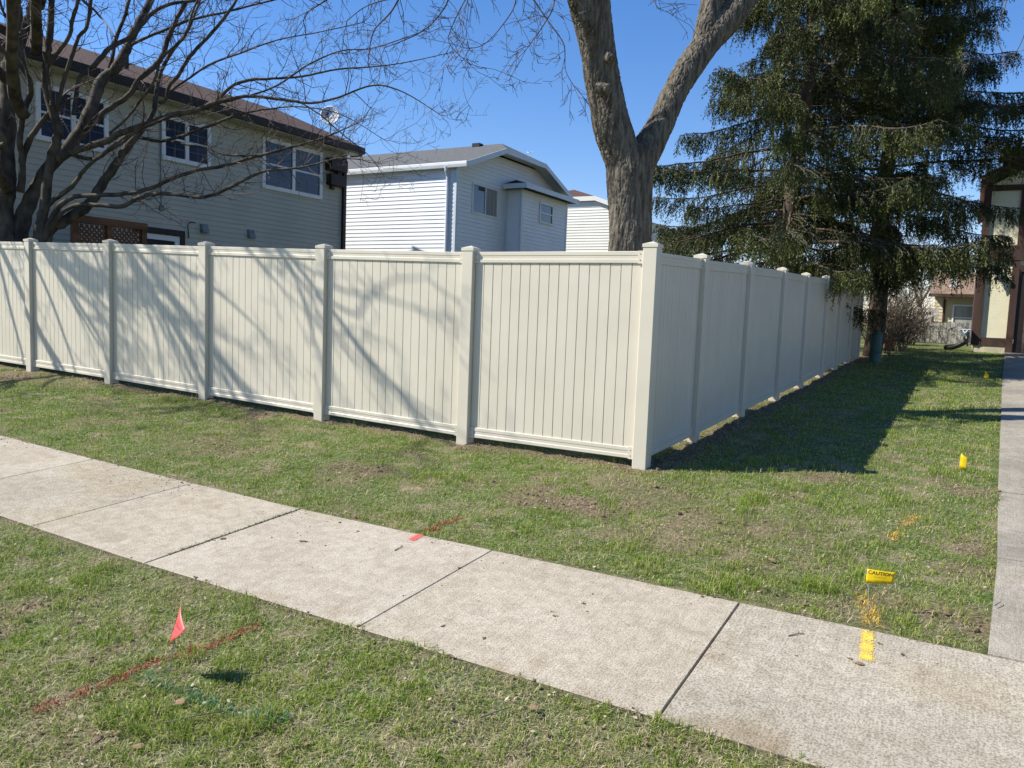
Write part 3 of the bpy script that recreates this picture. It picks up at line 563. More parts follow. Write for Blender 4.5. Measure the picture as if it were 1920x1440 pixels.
# ------------------------------------------------------------------ spruces
def spruce(label, x, y, Hh, Rr, seed, z0, lean=(0, 0), dens=1., r0=.17, asym=None):
    rg = np.random.default_rng(seed); z = float(T(x, y)); root = empty('spruce_tree', (x, y, z), label, 'tree', )
    tp = lambda h: np.array([x + lean[0] * h + .06 * math.sin(h * 1.3), y + lean[1] * h, z + h])
    hs = np.linspace(-.1, Hh, 26); b = MB(); b.tube([tp(h) for h in hs], [r0 * (1 - h / Hh) ** .8 + .012 for h in np.clip(hs, 0, Hh)], 14); b.build('trunk', 'stw', root, True)
    wood = MB(); dead = MB(); A = []; Dv = []; Ln = []; Cc = []
    h = z0; 
    while h < Hh - .2:
        nb = 4 + int(rg.random() * 3) if h < Hh * .8 else 3; ph = rg.uniform(0, 6.28)
        for k in range(nb):
            if rg.random() > .93 * dens: continue
            az = ph + k * 6.283 / nb + rg.normal(0, .25); t = max(0, 1 - (h - z0 * .3) / Hh); L = Rr * (t ** .75) * rg.uniform(.6, 1.12)
            if asym: L *= asym(az, h)
            if L < .25: continue
            hh = h + rg.normal(0, .08); p = tp(hh); n = max(7, int(L / .22)); out = np.array([math.cos(az), math.sin(az), 0]); pts = [p]; slope = rg.uniform(-.05, .22) if h > Hh * .5 else rg.uniform(-.12, .12)
            for i in range(n):
                s = (i + 1) / n; sl = slope - .34 * math.sin(s * 2.6) * (.55 + .3 * rg.random()) + .6 * max(0, s - .6)
                pts.append(pts[-1] + unit(out + np.array([0, 0, sl]) + rg.normal(0, .05, 3)) * L / n)
            pts = np.array(pts); rb = .008 + .0075 * L; bd = 2 if rg.random() < .6 else 3; bs = rg.uniform(.65, 1.25); tt_ = (19 - pts[:, 1]) / 1.019; wx_ = pts[:, 0] + 1.736 * tt_; wz_ = pts[:, 2] - 1.9 * tt_
            if ((pts[:, 1] < 19) & (wx_ > 2.2) & (wx_ < 4.0) & (wz_ > .5) & (wz_ < 3.2)).any() or ((pts[:, 0] > .95) & (pts[:, 2] < 2.5)).any(): continue   # boughs that would shade the garage wall or hang low are left out
            wood.tube(pts, np.linspace(rb, .006, n + 1), 5)
            # side twigs with hanging sprays
            s = L * rg.uniform(.10, .2)
            while s < L:
                u = s / L * n; i = min(int(u), n - 1); q = pts[i] + (pts[i + 1] - pts[i]) * (u - i); ax = unit(pts[i + 1] - pts[i]); fr = s / L
                sd = np.cross(ax, [0, 0, 1]); sgn = 1 if rg.random() < .5 else -1
                l2 = (.22 + .55 * math.sin(math.pi * min(1, fr * .9 + .1))) * rg.uniform(.5, 1.15) * min(1.1, .5 + L / 3)
                if fr < .3 and rg.random() < .6:                      # bare inner twigs
                    e = q + unit(ax * .4 + sd * sgn + np.array([0, 0, rg.uniform(-.8, .1)])) * l2 * .8; dead.tube([q, (q + e) / 2 + rg.normal(0, .03, 3), e], [.006, .0045, .003], 3); s += .09; continue
                m2 = 4; pp = [q]; d2 = unit(ax * rg.uniform(.6, 1.2) + sd * sgn * rg.uniform(.5, 1.1) + np.array([0, 0, rg.uniform(-.25, .25)]))
                for j in range(m2): d2 = unit(d2 + np.array([0, 0, -.16]) + rg.normal(0, .08, 3)); pp.append(pp[-1] + d2 * l2 / m2)
                dead.tube(pp, [.006, .005, .0045, .004, .003], 3)
                shade = rg.uniform(.75, 1.25) * bs
                for j in range(m2):
                    A.append(pp[j]); Dv.append(pp[j + 1] - pp[j]); Ln.append(np.linalg.norm(pp[j + 1] - pp[j])); Cc.append(shade)
                    for _ in range(bd):
                        hl = rg.uniform(.10, .42) * (.6 + .5 * min(1, L / 2)); dh = unit(np.array([0, 0, -1.]) + rg.normal(0, .22, 3) + d2 * rg.uniform(0, .45))
                        A.append(pp[j] + (pp[j + 1] - pp[j]) * rg.random()); Dv.append(dh * hl); Ln.append(hl); Cc.append(shade * rg.uniform(.85, 1.15))
                s += rg.uniform(.04, .10)
            for _ in range(int(L * 9)):                                 # curtains straight from the bough
                u = rg.uniform(.18, 1) * n; i = min(int(u), n - 1); q = pts[i] + (pts[i + 1] - pts[i]) * (u - i); hl = rg.uniform(.2, .75) * min(1, .4 + L / 3)
                q = q + np.cross(unit(pts[i + 1] - pts[i]), [0, 0, 1]) * rg.normal(0, .05); A.append(q); Dv.append(unit(np.array([0, 0, -1.]) + rg.normal(0, .10, 3)) * hl); Ln.append(hl); Cc.append(rg.uniform(.75, 1.25))
            for j in range(max(0, n - 3), n): A.append(pts[j]); Dv.append(pts[j + 1] - pts[j]); Ln.append(np.linalg.norm(pts[j + 1] - pts[j])); Cc.append(1.2)
        h += rg.uniform(.23, .41)
    wood.build('boughs', 'stw', root, True); dead.build('bare_twigs', 'dead', root)
    A = np.array(A); Dv = np.array(Dv); Ln = np.array(Ln); Cc = np.array(Cc)
    per = np.maximum(3, (Ln / .019).astype(int)); idx = np.repeat(np.arange(len(A)), per); K = len(idx)
    t = rg.random(K); c = A[idx] + Dv[idx] * t[:, None]; ax = Dv[idx] / (Ln[idx][:, None] + 1e-9)
    rv = rg.normal(0, 1, (K, 3)); side = np.cross(ax, rv); side /= np.linalg.norm(side, axis=1)[:, None] + 1e-9
    nd = ax * .85 + side * rg.uniform(.35, .8, (K, 1)); nd /= np.linalg.norm(nd, axis=1)[:, None]
    wd = np.cross(nd, rg.normal(0, 1, (K, 3))); wd /= np.linalg.norm(wd, axis=1)[:, None] + 1e-9
    ln = rg.uniform(.035, .065, (K, 1)); ww = rg.uniform(.006, .0125, (K, 1))
    V = np.stack([c - wd * ww * .5, c + nd * ln * .55 + wd * ww, c + nd * ln, c + nd * ln * .45 - wd * ww], 1)
    base = np.array([.024, .037, .010]); b2 = np.array([.135, .148, .028])
    mixv = np.clip(.25 + .5 * t + rg.normal(0, .22, K), 0, 1)[:, None] * np.clip(noise(c[:, 0] * 1.3, c[:, 1] * 1.3, c[:, 2] * 1.3, seed) * 1.5 - .1, 0, 1)[:, None]
    cc = (base * (1 - mixv) + b2 * mixv) * Cc[idx][:, None] * 1.0
    npmesh('foliage', V, 4, 'needle', cc, root)
    print('spruce', len(A), K)
pa = at(1478, 400, 17.0)
spruce('tall spruce with thin pale trunk and gaps of sky, just right of the forked tree', pa[0], pa[1], 17.5, 4.3, 4, 1.7, lean=(.03, .0), dens=.84, asym=lambda az, h: 1 - max(0, min(.5, (h - 4.6) * .12)) * max(0, math.cos(az - R(205))) )
def asb(az, h):
    a = math.degrees(az) % 360
    if 25 < a < 140 and h < 7.5: return .14  # boughs shortened on this side to keep the garage wall sunlit
    if (a > 300 or a < 25): return .8 if h < 4.6 else 1.12 if h < 6.4 else .98 if h < 8.3 else .78
    return .9
spruce('darker drooping spruce at the far end of the side fence, beside the timbered house', .25, 16.2, 20, 4.9, 9, 2.7, r0=.22, dens=.92, asym=asb)

# ------------------------------------------------------------------ houses
def siding(root, name, m, P, u, v_lo, v_hi, ext, course=.12, nrm=(0, -1, 0), lap=.018):
    """lap siding on the plane through P, horizontal unit u, outward normal nrm; ext(z)->list of (s0,s1)"""
    b = MB(); P = np.array(P, float); u = np.array(u, float); nn = np.array(nrm, float); z = v_lo
    while z < v_hi - 1e-6:
        z1 = min(z + course, v_hi)
        for (a0, a1), (b0, b1) in zip(ext(z + .001), ext(z1 - .001)):
            q = lambda s, d, zz: P + u * s + nn * d + np.array([0, 0, zz - P[2]])
            b.quad(q(a0, lap, z), q(a1, lap, z), q(b1, .001, z1), q(b0, .001, z1)); b.quad(q(a0, .0, z), q(a1, .0, z), q(a1, lap, z), q(a0, lap, z))
        z = z1
    return b.build(name, m, root)
def framed(root, axis, c, a0, a1, z0, z1, sgn, glassm='glass', fr='white', fw=.07, mull=1, muntin=(0, 0), name='window', split=0, depth=.06):
    """window on plane axis=c facing sgn; mull sashes side by side"""
    P = (lambda s, d, z: (c + sgn * d, s, z)) if axis == 'x' else (lambda s, d, z: (s, c + sgn * d, z))
    def bx(b, s0, s1, d0, d1, q0, q1): b.hexa([P(s0, d0, q0), P(s1, d0, q0), P(s1, d1, q0), P(s0, d1, q0)], [P(s0, d0, q1), P(s1, d0, q1), P(s1, d1, q1), P(s0, d1, q1)])
    w_ = empty(name, (0, 0, 0), None, None); w_.parent = root; ro = root.location; w_.location = (-ro[0], -ro[1], -ro[2])
    class Fake: pass
    def bl(b, nm, m):
        me = b.build(nm, m); me.parent = w_; return me
    w0 = (a1 - a0 - fw * (mull + 1)) / mull
    for k in range(mull):
        s0 = a0 + fw + k * (w0 + fw); g = MB(); bx(g, s0, s0 + w0, .018, .024, z0 + fw, z1 - fw)
        bl(g, 'pane', glassm if not isinstance(glassm, (list, tuple)) else glassm[k])
    b = MB(); bx(b, a0, a1, 0, depth, z0, z0 + fw); bx(b, a0, a1, 0, depth, z1 - fw, z1)
    for k in range(mull + 1): s0 = a0 + k * (w0 + fw); bx(b, s0, s0 + fw, 0, depth - .003, z0 + fw, z1 - fw)
    if split:
        for k in range(mull): s0 = a0 + fw + k * (w0 + fw); bx(b, s0, s0 + w0, .01, .045, (z0 + z1) / 2 - .022, (z0 + z1) / 2 + .022)
    bl(b, 'frame', fr)
    if muntin[0]:
        b = MB()
        for k in range(mull):
            s0 = a0 + fw + k * (w0 + fw)
            for j in range(1, muntin[0]): x = s0 + w0 * j / muntin[0]; bx(b, x - .005, x + .005, .024, .030, z0 + fw, z1 - fw)
            for j in range(1, muntin[1]): zz = z0 + fw + (z1 - z0 - 2 * fw) * j / muntin[1]; bx(b, s0, s0 + w0, .024, .029, zz - .005, zz + .005)
        bl(b, 'muntins', 'grey')
    return w_
# --- beige house on the left, its long side wall x=-13.7 in shade
HX = -13.7; hy0, hy1 = .1, 11.25; eav = 5.66
h1 = empty('beige_house', (HX, 4, .6), 'shaded beige lap-sided two storey house with brown roof behind the bare tree', 'house')
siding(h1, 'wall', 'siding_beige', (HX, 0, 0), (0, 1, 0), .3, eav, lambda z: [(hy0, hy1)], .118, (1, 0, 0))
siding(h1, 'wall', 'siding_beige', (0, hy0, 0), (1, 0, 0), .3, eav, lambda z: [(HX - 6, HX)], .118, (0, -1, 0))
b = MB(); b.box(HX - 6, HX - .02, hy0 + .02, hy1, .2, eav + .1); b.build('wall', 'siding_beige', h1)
b = MB(); ov = .42; pt = .40
zr = eav + .22
b.hexa([(HX + ov, hy0 - .4, zr - .02), (HX + ov, hy1 + .30, zr - .02), (HX - 3, hy1 + .30, zr + (3 + ov) * pt - .02), (HX - 3, hy0 - .4, zr + (3 + ov) * pt - .02)],
       [(HX + ov, hy0 - .4, zr + .03), (HX + ov, hy1 + .30, zr + .03), (HX - 3, hy1 + .30, zr + (3 + ov) * pt + .03), (HX - 3, hy0 - .4, zr + (3 + ov) * pt + .03)])
b.hexa([(HX - 3, hy0 - .4, zr + (3 + ov) * pt - .02), (HX - 3, hy1 + .30, zr + (3 + ov) * pt - .02), (HX - 6.4, hy1 + .30, zr - .02), (HX - 6.4, hy0 - .4, zr - .02)],
       [(HX - 3, hy0 - .4, zr + (3 + ov) * pt + .03), (HX - 3, hy1 + .30, zr + (3 + ov) * pt + .03), (HX - 6.4, hy1 + .30, zr + .03), (HX - 6.4, hy0 - .4, zr + .03)])
rf = b.build('roof', 'roof_brown', h1)
b = MB(); b.poly([(HX - .02, hy1 + .05, eav), (HX - 6, hy1 + .05, eav), (HX - 3, hy1 + .05, zr + 3.3 * pt)]); b.poly([(HX - .02, hy0 + .01, eav), (HX - 6, hy0 + .01, eav), (HX - 3, hy0 + .01, zr + 3.3 * pt)]); b.build('gable', 'siding_beige', h1)
b = MB(); b.box(HX + ov - .02, HX + ov + .09, hy0 - .4, hy1 + .32, eav + .055, zr + .012); b.build('gutter', 'darkbrown', h1)
b = MB(); b.box(HX - .0, HX + ov - .023, hy0 - .4, hy1 + .27, eav + .03, eav + .08); b.build('soffit', 'siding_beige', h1)
b = MB()
for s in (1, ): b.hexa([(HX + ov, hy1 + .30, zr - .14), (HX + ov, hy1 + .35, zr - .14), (HX - 3, hy1 + .35, zr + (3 + ov) * pt - .14), (HX - 3, hy1 + .30, zr + (3 + ov) * pt - .14)], [(HX + ov, hy1 + .30, zr + .04), (HX + ov, hy1 + .35, zr + .04), (HX - 3, hy1 + .35, zr + (3 + ov) * pt + .04), (HX - 3, hy1 + .30, zr + (3 + ov) * pt + .04)])
b.box(HX - .03, HX + ov, hy1 + .27, hy1 + .298, eav - .0, zr); b.build('fascia', 'darkbrown', h1)
b = MB(); b.box(HX + .015, HX + .10, hy1 - .10, hy1 + .01, .3, eav); b.build('downspout', 'darkbrown', h1)
framed(h1, 'x', HX, 2.45, 3.95, 4.32, 5.42, 1, ['glassblue', 'glassblue'], 'white', .095, 2, (2, 3), split=1)
framed(h1, 'x', HX, 5.22, 6.55, 4.45, 5.46, 1, ['glassblue', 'glassblue'], 'white', .095, 2, (2, 4), split=1)
framed(h1, 'x', HX, 8.15, 10.32, 4.26, 5.56, 1, ['glassblue', 'glassblue'], 'white', .10, 2, (2, 4), split=1)
framed(h1, 'x', HX, 4.6, 5.68, .75, 2.76, 1, 'glass', 'white', .12, 1, name='patio_door')
b = MB(); b.box(HX + .012, HX + .09, 4.5, 5.80, 2.765, 2.90); b.box(HX + .012, HX + .09, 5.69, 5.80, .6, 2.764); b.build('door_surround', 'darkbrown', h1)
for yy, zz in ((6.36, 3.03), (7.79, 3.05)):
    b = MB(); b.hexa([(HX, yy - .09, zz - .11), (HX + .13, yy - .09, zz - .11), (HX + .13, yy + .09, zz - .11), (HX, yy + .09, zz - .11)], [(HX, yy - .09, zz + .1), (HX + .06, yy - .09, zz + .1), (HX + .06, yy + .09, zz + .1), (HX, yy + .09, zz + .1)]); b.build('vent_hood', 'grey', h1)
b = MB(); b.tube([(HX + .03, 5.2, 5.5), (HX + .03, 5.2, 4.4), (HX + .03, 5.22, 3.4)], [.012] * 3, 6); b.box(HX, HX + .06, 5.17, 5.27, 3.3, 3.42); b.build('cable', 'grey', h1)
b = MB(); b.tube([(HX + .03, 5.95, 2.76), (HX + .05, 5.9, 3.05), (HX + .05, 5.98, 3.14), (HX + .05, 6.1, 3.13)], [.012] * 4, 6); b.tube([(HX + .03, 8.9, 2.2), (HX + .03, 8.9, 2.75)], [.012] * 2, 6); b.build('cable', 'black', h1)
b = MB(); b.box(HX + .012, HX + .28, 10.45, 11.1, 5.12, 5.45); b.box(HX + .012, HX + .22, 10.5, 11.12, 4.72, 5.02); b.box(HX + .05, HX + .12, 10.62, 10.74, 4.60, 4.72); b.box(HX + .03, HX + .18, 10.8, 10.95, 5.02, 5.12); b.build('wall_bracket', 'darkbrown', h1)
b = MB()
for yy in (5.2, ): 
    zz = zr + (1.2 + ov) * pt; b.cyl((HX - 1.2, yy, zz - .1), (HX - 1.2, yy, zz + .42), .06, .06, 10); b.cyl((HX - 1.2, yy, zz + .42), (HX - 1.2, yy, zz + .5), .11, .09, 10)
b.build('roof_vent', 'black', h1)
# satellite dish
p = onx(617, 213, HX + .1); dz = empty('satellite_dish', (HX - .05, 10.55, zr + .18), 'white satellite dish on a mast at the roof edge of the beige house', 'satellite dish')
c = np.array([HX + .02, 10.6, p[2]]); fdir = unit(np.array([.55, -.8, .35])); uu = unit(np.cross(fdir, [0, 0, 1])); vv = np.cross(uu, fdir)
b = MB(); n0 = len(b.v); ringsn = 7; sg = 28
for i in range(ringsn + 1):
    for k in range(sg):
        r = .30 * i / ringsn; a = 2 * math.pi * k / sg; b.v.append(tuple(c + uu * r * math.cos(a) * .9 + vv * r * math.sin(a) - fdir * (.06 - .6 * r * r) * 1.0))
for i in range(ringsn):
    for k in range(sg): k2 = (k + 1) % sg; b.f.append((i * sg + k, i * sg + k2, (i + 1) * sg + k2, (i + 1) * sg + k))
o = b.build('reflector', 'dish', dz, True); md = o.modifiers.new('t', 'SOLIDIFY'); md.thickness = .012
b = MB(); b.tube([c - fdir * .08, c - fdir * .16 + np.array([0, 0, -.1]), c - fdir * .16 + np.array([0, 0, -.45]), (HX - .05, 10.55, zr + .15)], [.022] * 4, 8); b.build('mast', 'grey', dz)
b = MB(); e = c + fdir * .33 - vv * .18; b.tube([c - vv * .29 - fdir * .0, e], [.012, .012], 6); b.tube([e, e - fdir * .07 + vv * .05], [.035, .03], 8); b.build('feed_arm', 'grey', dz)

# --- lattice screen
lx = -12.2; lat = empty('lattice_screen', (lx, 3.6, T(lx, 3.6)), 'reddish wooden lattice privacy screen between the fence and the beige house', 'screen')
l0, l1 = onx(140, 420, lx)[1], onx(268, 420, lx)[1]; lt = onx(200, 411, lx)[2]; lm = onx(203, 411, lx)[1]
for yy in (l0, lm, l1): 
    b = MB(); b.box(lx - .055, lx + .055, yy - .055, yy + .055, T(lx, yy) - .05, lt - .13); b.build('post', 'cedar', lat)
b = MB(); b.box(lx - .07, lx + .07, l0 - .06, l1 + .06, lt - .128, lt + .01); b.build('top_beam', 'cedar', lat)
for a, c in ((l0, lm), (lm, l1)):
    b = MB(); zlo, zhi = .6, lt - .15; wq, hq = c - a - .12, zhi - zlo; stp = .1
    for sgn in (1, -1):
        k = -hq
        while k < wq + hq:
            s0, s1 = max(0, k), min(wq, k + hq)
            if s1 > s0:
                z_0, z_1 = s0 - k, s1 - k
                if sgn < 0: z_0, z_1 = hq - z_0, hq - z_1
                y0_, y1_ = a + .06 + s0, a + .06 + s1; ofs = .01 * sgn; wv = .026
                b.hexa([(lx + ofs - .005, y0_, zlo + z_0 - wv), (lx + ofs - .005, y1_, zlo + z_1 - wv), (lx + ofs + .005, y1_, zlo + z_1 - wv), (lx + ofs + .005, y0_, zlo + z_0 - wv)],
                       [(lx + ofs - .005, y0_, zlo + z_0 + wv), (lx + ofs - .005, y1_, zlo + z_1 + wv), (lx + ofs + .005, y1_, zlo + z_1 + wv), (lx + ofs + .005, y0_, zlo + z_0 + wv)])
            k += stp
    b.build('lattice', 'cedar', lat)

# --- white house (and the cream one behind): box with front wall y=Yf, end wall x=Xe, ridge along x, clipped gable
def box_house(root, Xe, Xl, Yf, Yb, eave, m, roofm, ridge_end=1.0, clipz=.86, course=.125, ovh=.45, zg=.6):
    ym = (Yf + Yb) / 2; pt = .36; ovf = .12; halfw = (Yb - Yf) / 2 + ovf; ze = eave + .05; zpk = ze + halfw * pt; zc = ze + halfw * pt * clipz; yc = halfw * (1 - clipz)
    siding(root, 'wall', m, (0, Yf, 0), (1, 0, 0), zg, eave + .02, lambda z: [(Xl, Xe - .06)], course, (0, -1, 0))
    def ex(z):
        if z < ze: return [(Yf + .06, Yb)]
        k = (z - ze) / pt; return [(Yf - ovf + k + .02, Yb + ovf - k - .02)] if z < zc - .05 else [(ym - yc, ym + yc)]
    siding(root, 'wall', m, (Xe, 0, 0), (0, 1, 0), zg, zc - .12, lambda z: [(max(ex(z)[0][0], Yf + .06), min(ex(z)[0][1], Yb))], course, (1, 0, 0))
    b = MB(); b.box(Xl, Xe - .02, Yf + .02, Yb, zg - .2, eave); b.build('wall', m, root)
    b = MB(); b.box(Xe - .07, Xe + .022, Yf - .022, Yf + .07, zg, eave + .02); b.build('corner_trim', 'alu', root)
    xo = Xe + ovh; xr = xo - ridge_end
    f0, bk0 = Yf - ovf, Yb + ovf; t = .05
    def slab(pts, nm='roof', mm=roofm):
        b = MB(); b.hexa([(x, y, z) for x, y, z in pts], [(x, y, z + t) for x, y, z in pts]); return b.build(nm, mm, root)
    slab([(Xl, f0, ze), (xo, f0, ze), (xo, ym - yc, zc), (xr, ym, zpk), (Xl, ym, zpk)])
    slab([(Xl, ym, zpk), (xr, ym, zpk), (xo, ym + yc, zc), (xo, bk0, ze), (Xl, bk0, ze)])
    slab([(xo, ym - yc, zc), (xo, ym + yc, zc), (xr, ym, zpk)])
    # rake and clip fascia + soffit
    fh = .17; b = MB(); fx0, fx1 = xo + .003, xo + .035
    for A_, B_ in (((f0, ze), (ym - yc, zc)), ((ym - yc, zc), (ym + yc, zc)), ((ym + yc, zc), (bk0, ze))):
        b.hexa([(fx0, A_[0], A_[1] - fh + .05), (fx1, A_[0], A_[1] - fh + .05), (fx1, B_[0], B_[1] - fh + .05), (fx0, B_[0], B_[1] - fh + .05)], [(fx0, A_[0], A_[1] + .045), (fx1, A_[0], A_[1] + .045), (fx1, B_[0], B_[1] + .045), (fx0, B_[0], B_[1] + .045)])
        b.quad((Xe, A_[0], A_[1] - .06), (xo, A_[0], A_[1] - .06), (xo, B_[0], B_[1] - .06), (Xe, B_[0], B_[1] - .06))
    b.build('fascia', 'alu', root)
    b = MB(); gy = f0 - .07
    pr = [(f0 - .003, -.12), (gy, -.12), (gy - .02, -.04), (gy - .02, .03), (gy, .045), (f0 - .003, .045)]
    b.hexa([(Xl, y, ze + z) for y, z in pr], [(xo + .035, y, ze + z) for y, z in pr]); b.quad((Xl, f0, ze - .03), (xo, f0, ze - .03), (xo, Yf, ze - .03), (Xl, Yf, ze - .03)); b.build('gutter', 'white', root)
    return ze, pt, zpk
wh = empty('white_house', (-11.5, 13.8, T(-11.5, 13.8)), 'white lap-sided house with grey roof and small bay window, over the fence', 'house')
WX, WY, WB = -11.45, 13.75, 20.75
ze, ptw, zpk = box_house(wh, WX, -24, WY, WB, 5.68, 'siding_white', 'roof_grey', 1.0, .62)
b = MB(); b.tube([(WX - .28, WY - .17, ze - .08), (WX - .28, WY - .16, ze - .2), (WX - .28, WY - .07, ze - .36), (WX - .28, WY - .06, ze - .5), (WX - .28, WY - .06, 1)], [.05] * 5, 10); b.build('downspout', 'alu', wh)
framed(wh, 'x', WX, 14.62, 16.15, 4.38, 5.32, 1, ['glass', 'curtain'], 'white', .045, 2, depth=.05)
# bay
by0, by1, bx = 16.75, 20.1, WX + .62; bz = 5.42
siding(wh, 'bay', 'siding_white', (bx, 0, 0), (0, 1, 0), .8, bz, lambda z: [(by0, by1)], .125, (1, 0, 0)); siding(wh, 'bay', 'siding_white', (0, by0, 0), (1, 0, 0), .8, bz, lambda z: [(WX, bx)], .125, (0, -1, 0)); siding(wh, 'bay', 'siding_white', (0, by1, 0), (-1, 0, 0), .8, bz, lambda z: [(-bx, -WX)], .125, (0, 1, 0))
b = MB()
for q_ in ((bx - .06, bx + .022, by0 - .05, by0 + .05), (bx - .06, bx + .022, by1 - .05, by1 + .05), (WX + .012, WX + .06, by0 - .06, by0 - .016)): b = MB(); b.box(*q_, .8, bz); b.build('corner_trim', 'alu', wh)
b = MB(); q0, q1, qx = by0 - .3, by1 + .3, bx + .32
b.hexa([(WX + .02, q0, bz), (qx, q0, bz), (qx, q1, bz), (WX + .02, q1, bz)], [(WX + .02, q0, bz + .03), (qx, q0, bz + .03), (qx, q1, bz + .03), (WX + .02, q1, bz + .03)])
zt = bz + .42
b.poly([(WX + .02, q0 + .9, zt), (qx, q0, bz + .14), (qx, q1, bz + .14), (WX + .02, q1 - .9, zt)]); b.poly([(WX + .02, q0, bz + .14), (qx, q0, bz + .14), (WX + .02, q0 + .9, zt)]); b.poly([(qx, q1, bz + .14), (WX + .02, q1, bz + .14), (WX + .02, q1 - .9, zt)])
b.build('bay_roof', 'roof_dark', wh)
b = MB(); b.box(qx, qx + .03, q0 - .03, q1 + .03, bz - .02, bz + .14); b.box(WX + .02, qx, q0 - .03, q0, bz - .02, bz + .14); b.build('fascia', 'alu', wh)
framed(wh, 'x', bx, 17.95, 18.95, 4.45, 5.16, 1, 'glass', 'white', .06, 1, split=1)
b = MB(); b.box(-13.0, -12.7, 16.9, 17.15, zpk - .14, zpk + .06); b.build('roof_vent', 'black', wh)

ch = empty('cream_house', (-12, 25, T(-12, 25)), 'cream lap-sided house with brown roof seen between the white house and the forked tree', 'house')
CYf = 25.0; cx0, cx1 = -17.5, -10.75; cez = 5.75; cxm = (cx0 + cx1) / 2 - .1; cze = cez + .08; cpt = .36
cclip = .45; chw = (cx1 - cx0) / 2 + .4; czc = 6.38; kx = (czc - cze) / cpt; cxa, cxb = cx0 - .4 + kx, cx1 + .4 - kx
siding(ch, 'wall', 'siding_cream', (0, CYf, 0), (1, 0, 0), .8, czc - .1, lambda z: [(cx0, cx1)] if z < cze else [(max(cx0, cx0 - .4 + (z - cze) / cpt), min(cx1, cx1 + .4 - (z - cze) / cpt))], .12, (0, -1, 0))
siding(ch, 'wall', 'siding_cream', (cx1, 0, 0), (0, 1, 0), .8, cez, lambda z: [(CYf, CYf + 9)], .12, (1, 0, 0))
b = MB(); b.box(cx0, cx1 - .02, CYf + .02, CYf + 9, .7, cez); b.build('wall', 'siding_cream', ch)
cpk = cze + chw * cpt * .98; xm = (cxa + cxb) / 2; yf = CYf - .12
b = MB()
rp_ = 1.6
b.poly([(cxa, yf, czc + .02), (cxb, yf, czc + .02), (xm, yf + rp_ * 1.6, cpk)]); b.poly([(cxb, yf, czc + .02), (cx1 + .4, yf, cze), (cx1 + .4, CYf + 9, cze), (xm, CYf + 9, cpk), (xm, yf + rp_ * 1.6, cpk)]); b.poly([(cxa, yf, czc + .02), (xm, yf + rp_ * 1.6, cpk), (xm, CYf + 9, cpk), (cx0 - .4, CYf + 9, cze), (cx0 - .4, yf, cze)])
b.build('roof', 'roof_brown', ch)
b = MB()
for A_, B_ in (((cx0 - .4, cze), (cxa, czc)), ((cxa, czc), (cxb, czc)), ((cxb, czc), (cx1 + .4, cze))):
    b.hexa([(A_[0], yf - .03, A_[1] - .16), (B_[0], yf - .03, B_[1] - .16), (B_[0], yf, B_[1] - .16), (A_[0], yf, A_[1] - .16)], [(A_[0], yf - .03, A_[1] + .03), (B_[0], yf - .03, B_[1] + .03), (B_[0], yf, B_[1] + .03), (A_[0], yf, A_[1] + .03)])
    b.quad((A_[0], yf, A_[1] - .03), (B_[0], yf, B_[1] - .03), (B_[0], CYf, B_[1] - .03), (A_[0], CYf, A_[1] - .03))
b.build('fascia', 'siding_cream', ch)
b = MB(); b.box(-11.6, -11.2, 26.6, 26.9, 6.3, 6.95); b.build('roof_vent', 'black', ch)

# --- timbered garage house on the right
gh = empty('timbered_house', (3.2, 19, T(3.2, 19)), 'cream stucco house with brown timbers and brown garage door at the end of the driveway', 'house')
GY = 19.0; gl = 2.50; gr = 9.4; g0 = T(3, 19)
b = MB(); b.box(gl + .06, gr, GY + .02, GY + 9, g0 + .38, 5.25)
b.v = b.v; b.build('wall', 'stucco', gh)
b = MB(); b.box(gl + .03, 3.29, GY - .03, GY + 8.9, g0 - .3, g0 + .177); b.box(gl + .07, 3.29, GY + .03, GY + 8.9, g0 + .177, g0 + .375); b.build('foundation', 'found', gh)
dtop = 2.92; dl, dr = 3.50, 8.4
def tb_(x0, x1, z0, z1, d=.05): b = MB(); b.box(x0, x1, GY - d, GY + .019, z0, z1); return b.build('timber', 'brown', gh)
tb_(gl - .02, gl + .20, g0 + .18, 3.22, .06); tb_(gl + .203, 3.29, g0 + .18, g0 + .40); tb_(3.293, 3.46, g0 + .0, 3.22, .055); tb_(3.463, gr, dtop + .0, dtop + .17, .05); tb_(gl - .03, gr, 3.223, 3.62, .07); tb_(8.45, 8.65, g0, dtop, .05)
b = MB(); b.box(gl - .025, gl + .058, GY + .02, GY + 8.8, g0 + .18, 3.22); b.build('timber', 'brown', gh)
b = MB(); b.box(3.47, dr + .04, GY - .003, GY + .019, g0, dtop - .003); b.build('door_recess', 'darkbrown', gh)
b = MB()
nz_ = 5; hgt = (dtop - .28 - g0) / nz_
for k in range(nz_):
    z0_ = g0 + .02 + k * hgt
    for q in range(4):
        xa = 3.66 + q * 1.17; b.box(xa + .01, xa + 1.16, GY - .035, GY - .004, z0_ + .008, z0_ + hgt * .55); b.box(xa + .01, xa + 1.16, GY - .028, GY - .004, z0_ + hgt * .55 + .01, z0_ + hgt - .004)
b.build('garage_door', 'gdoor', gh)
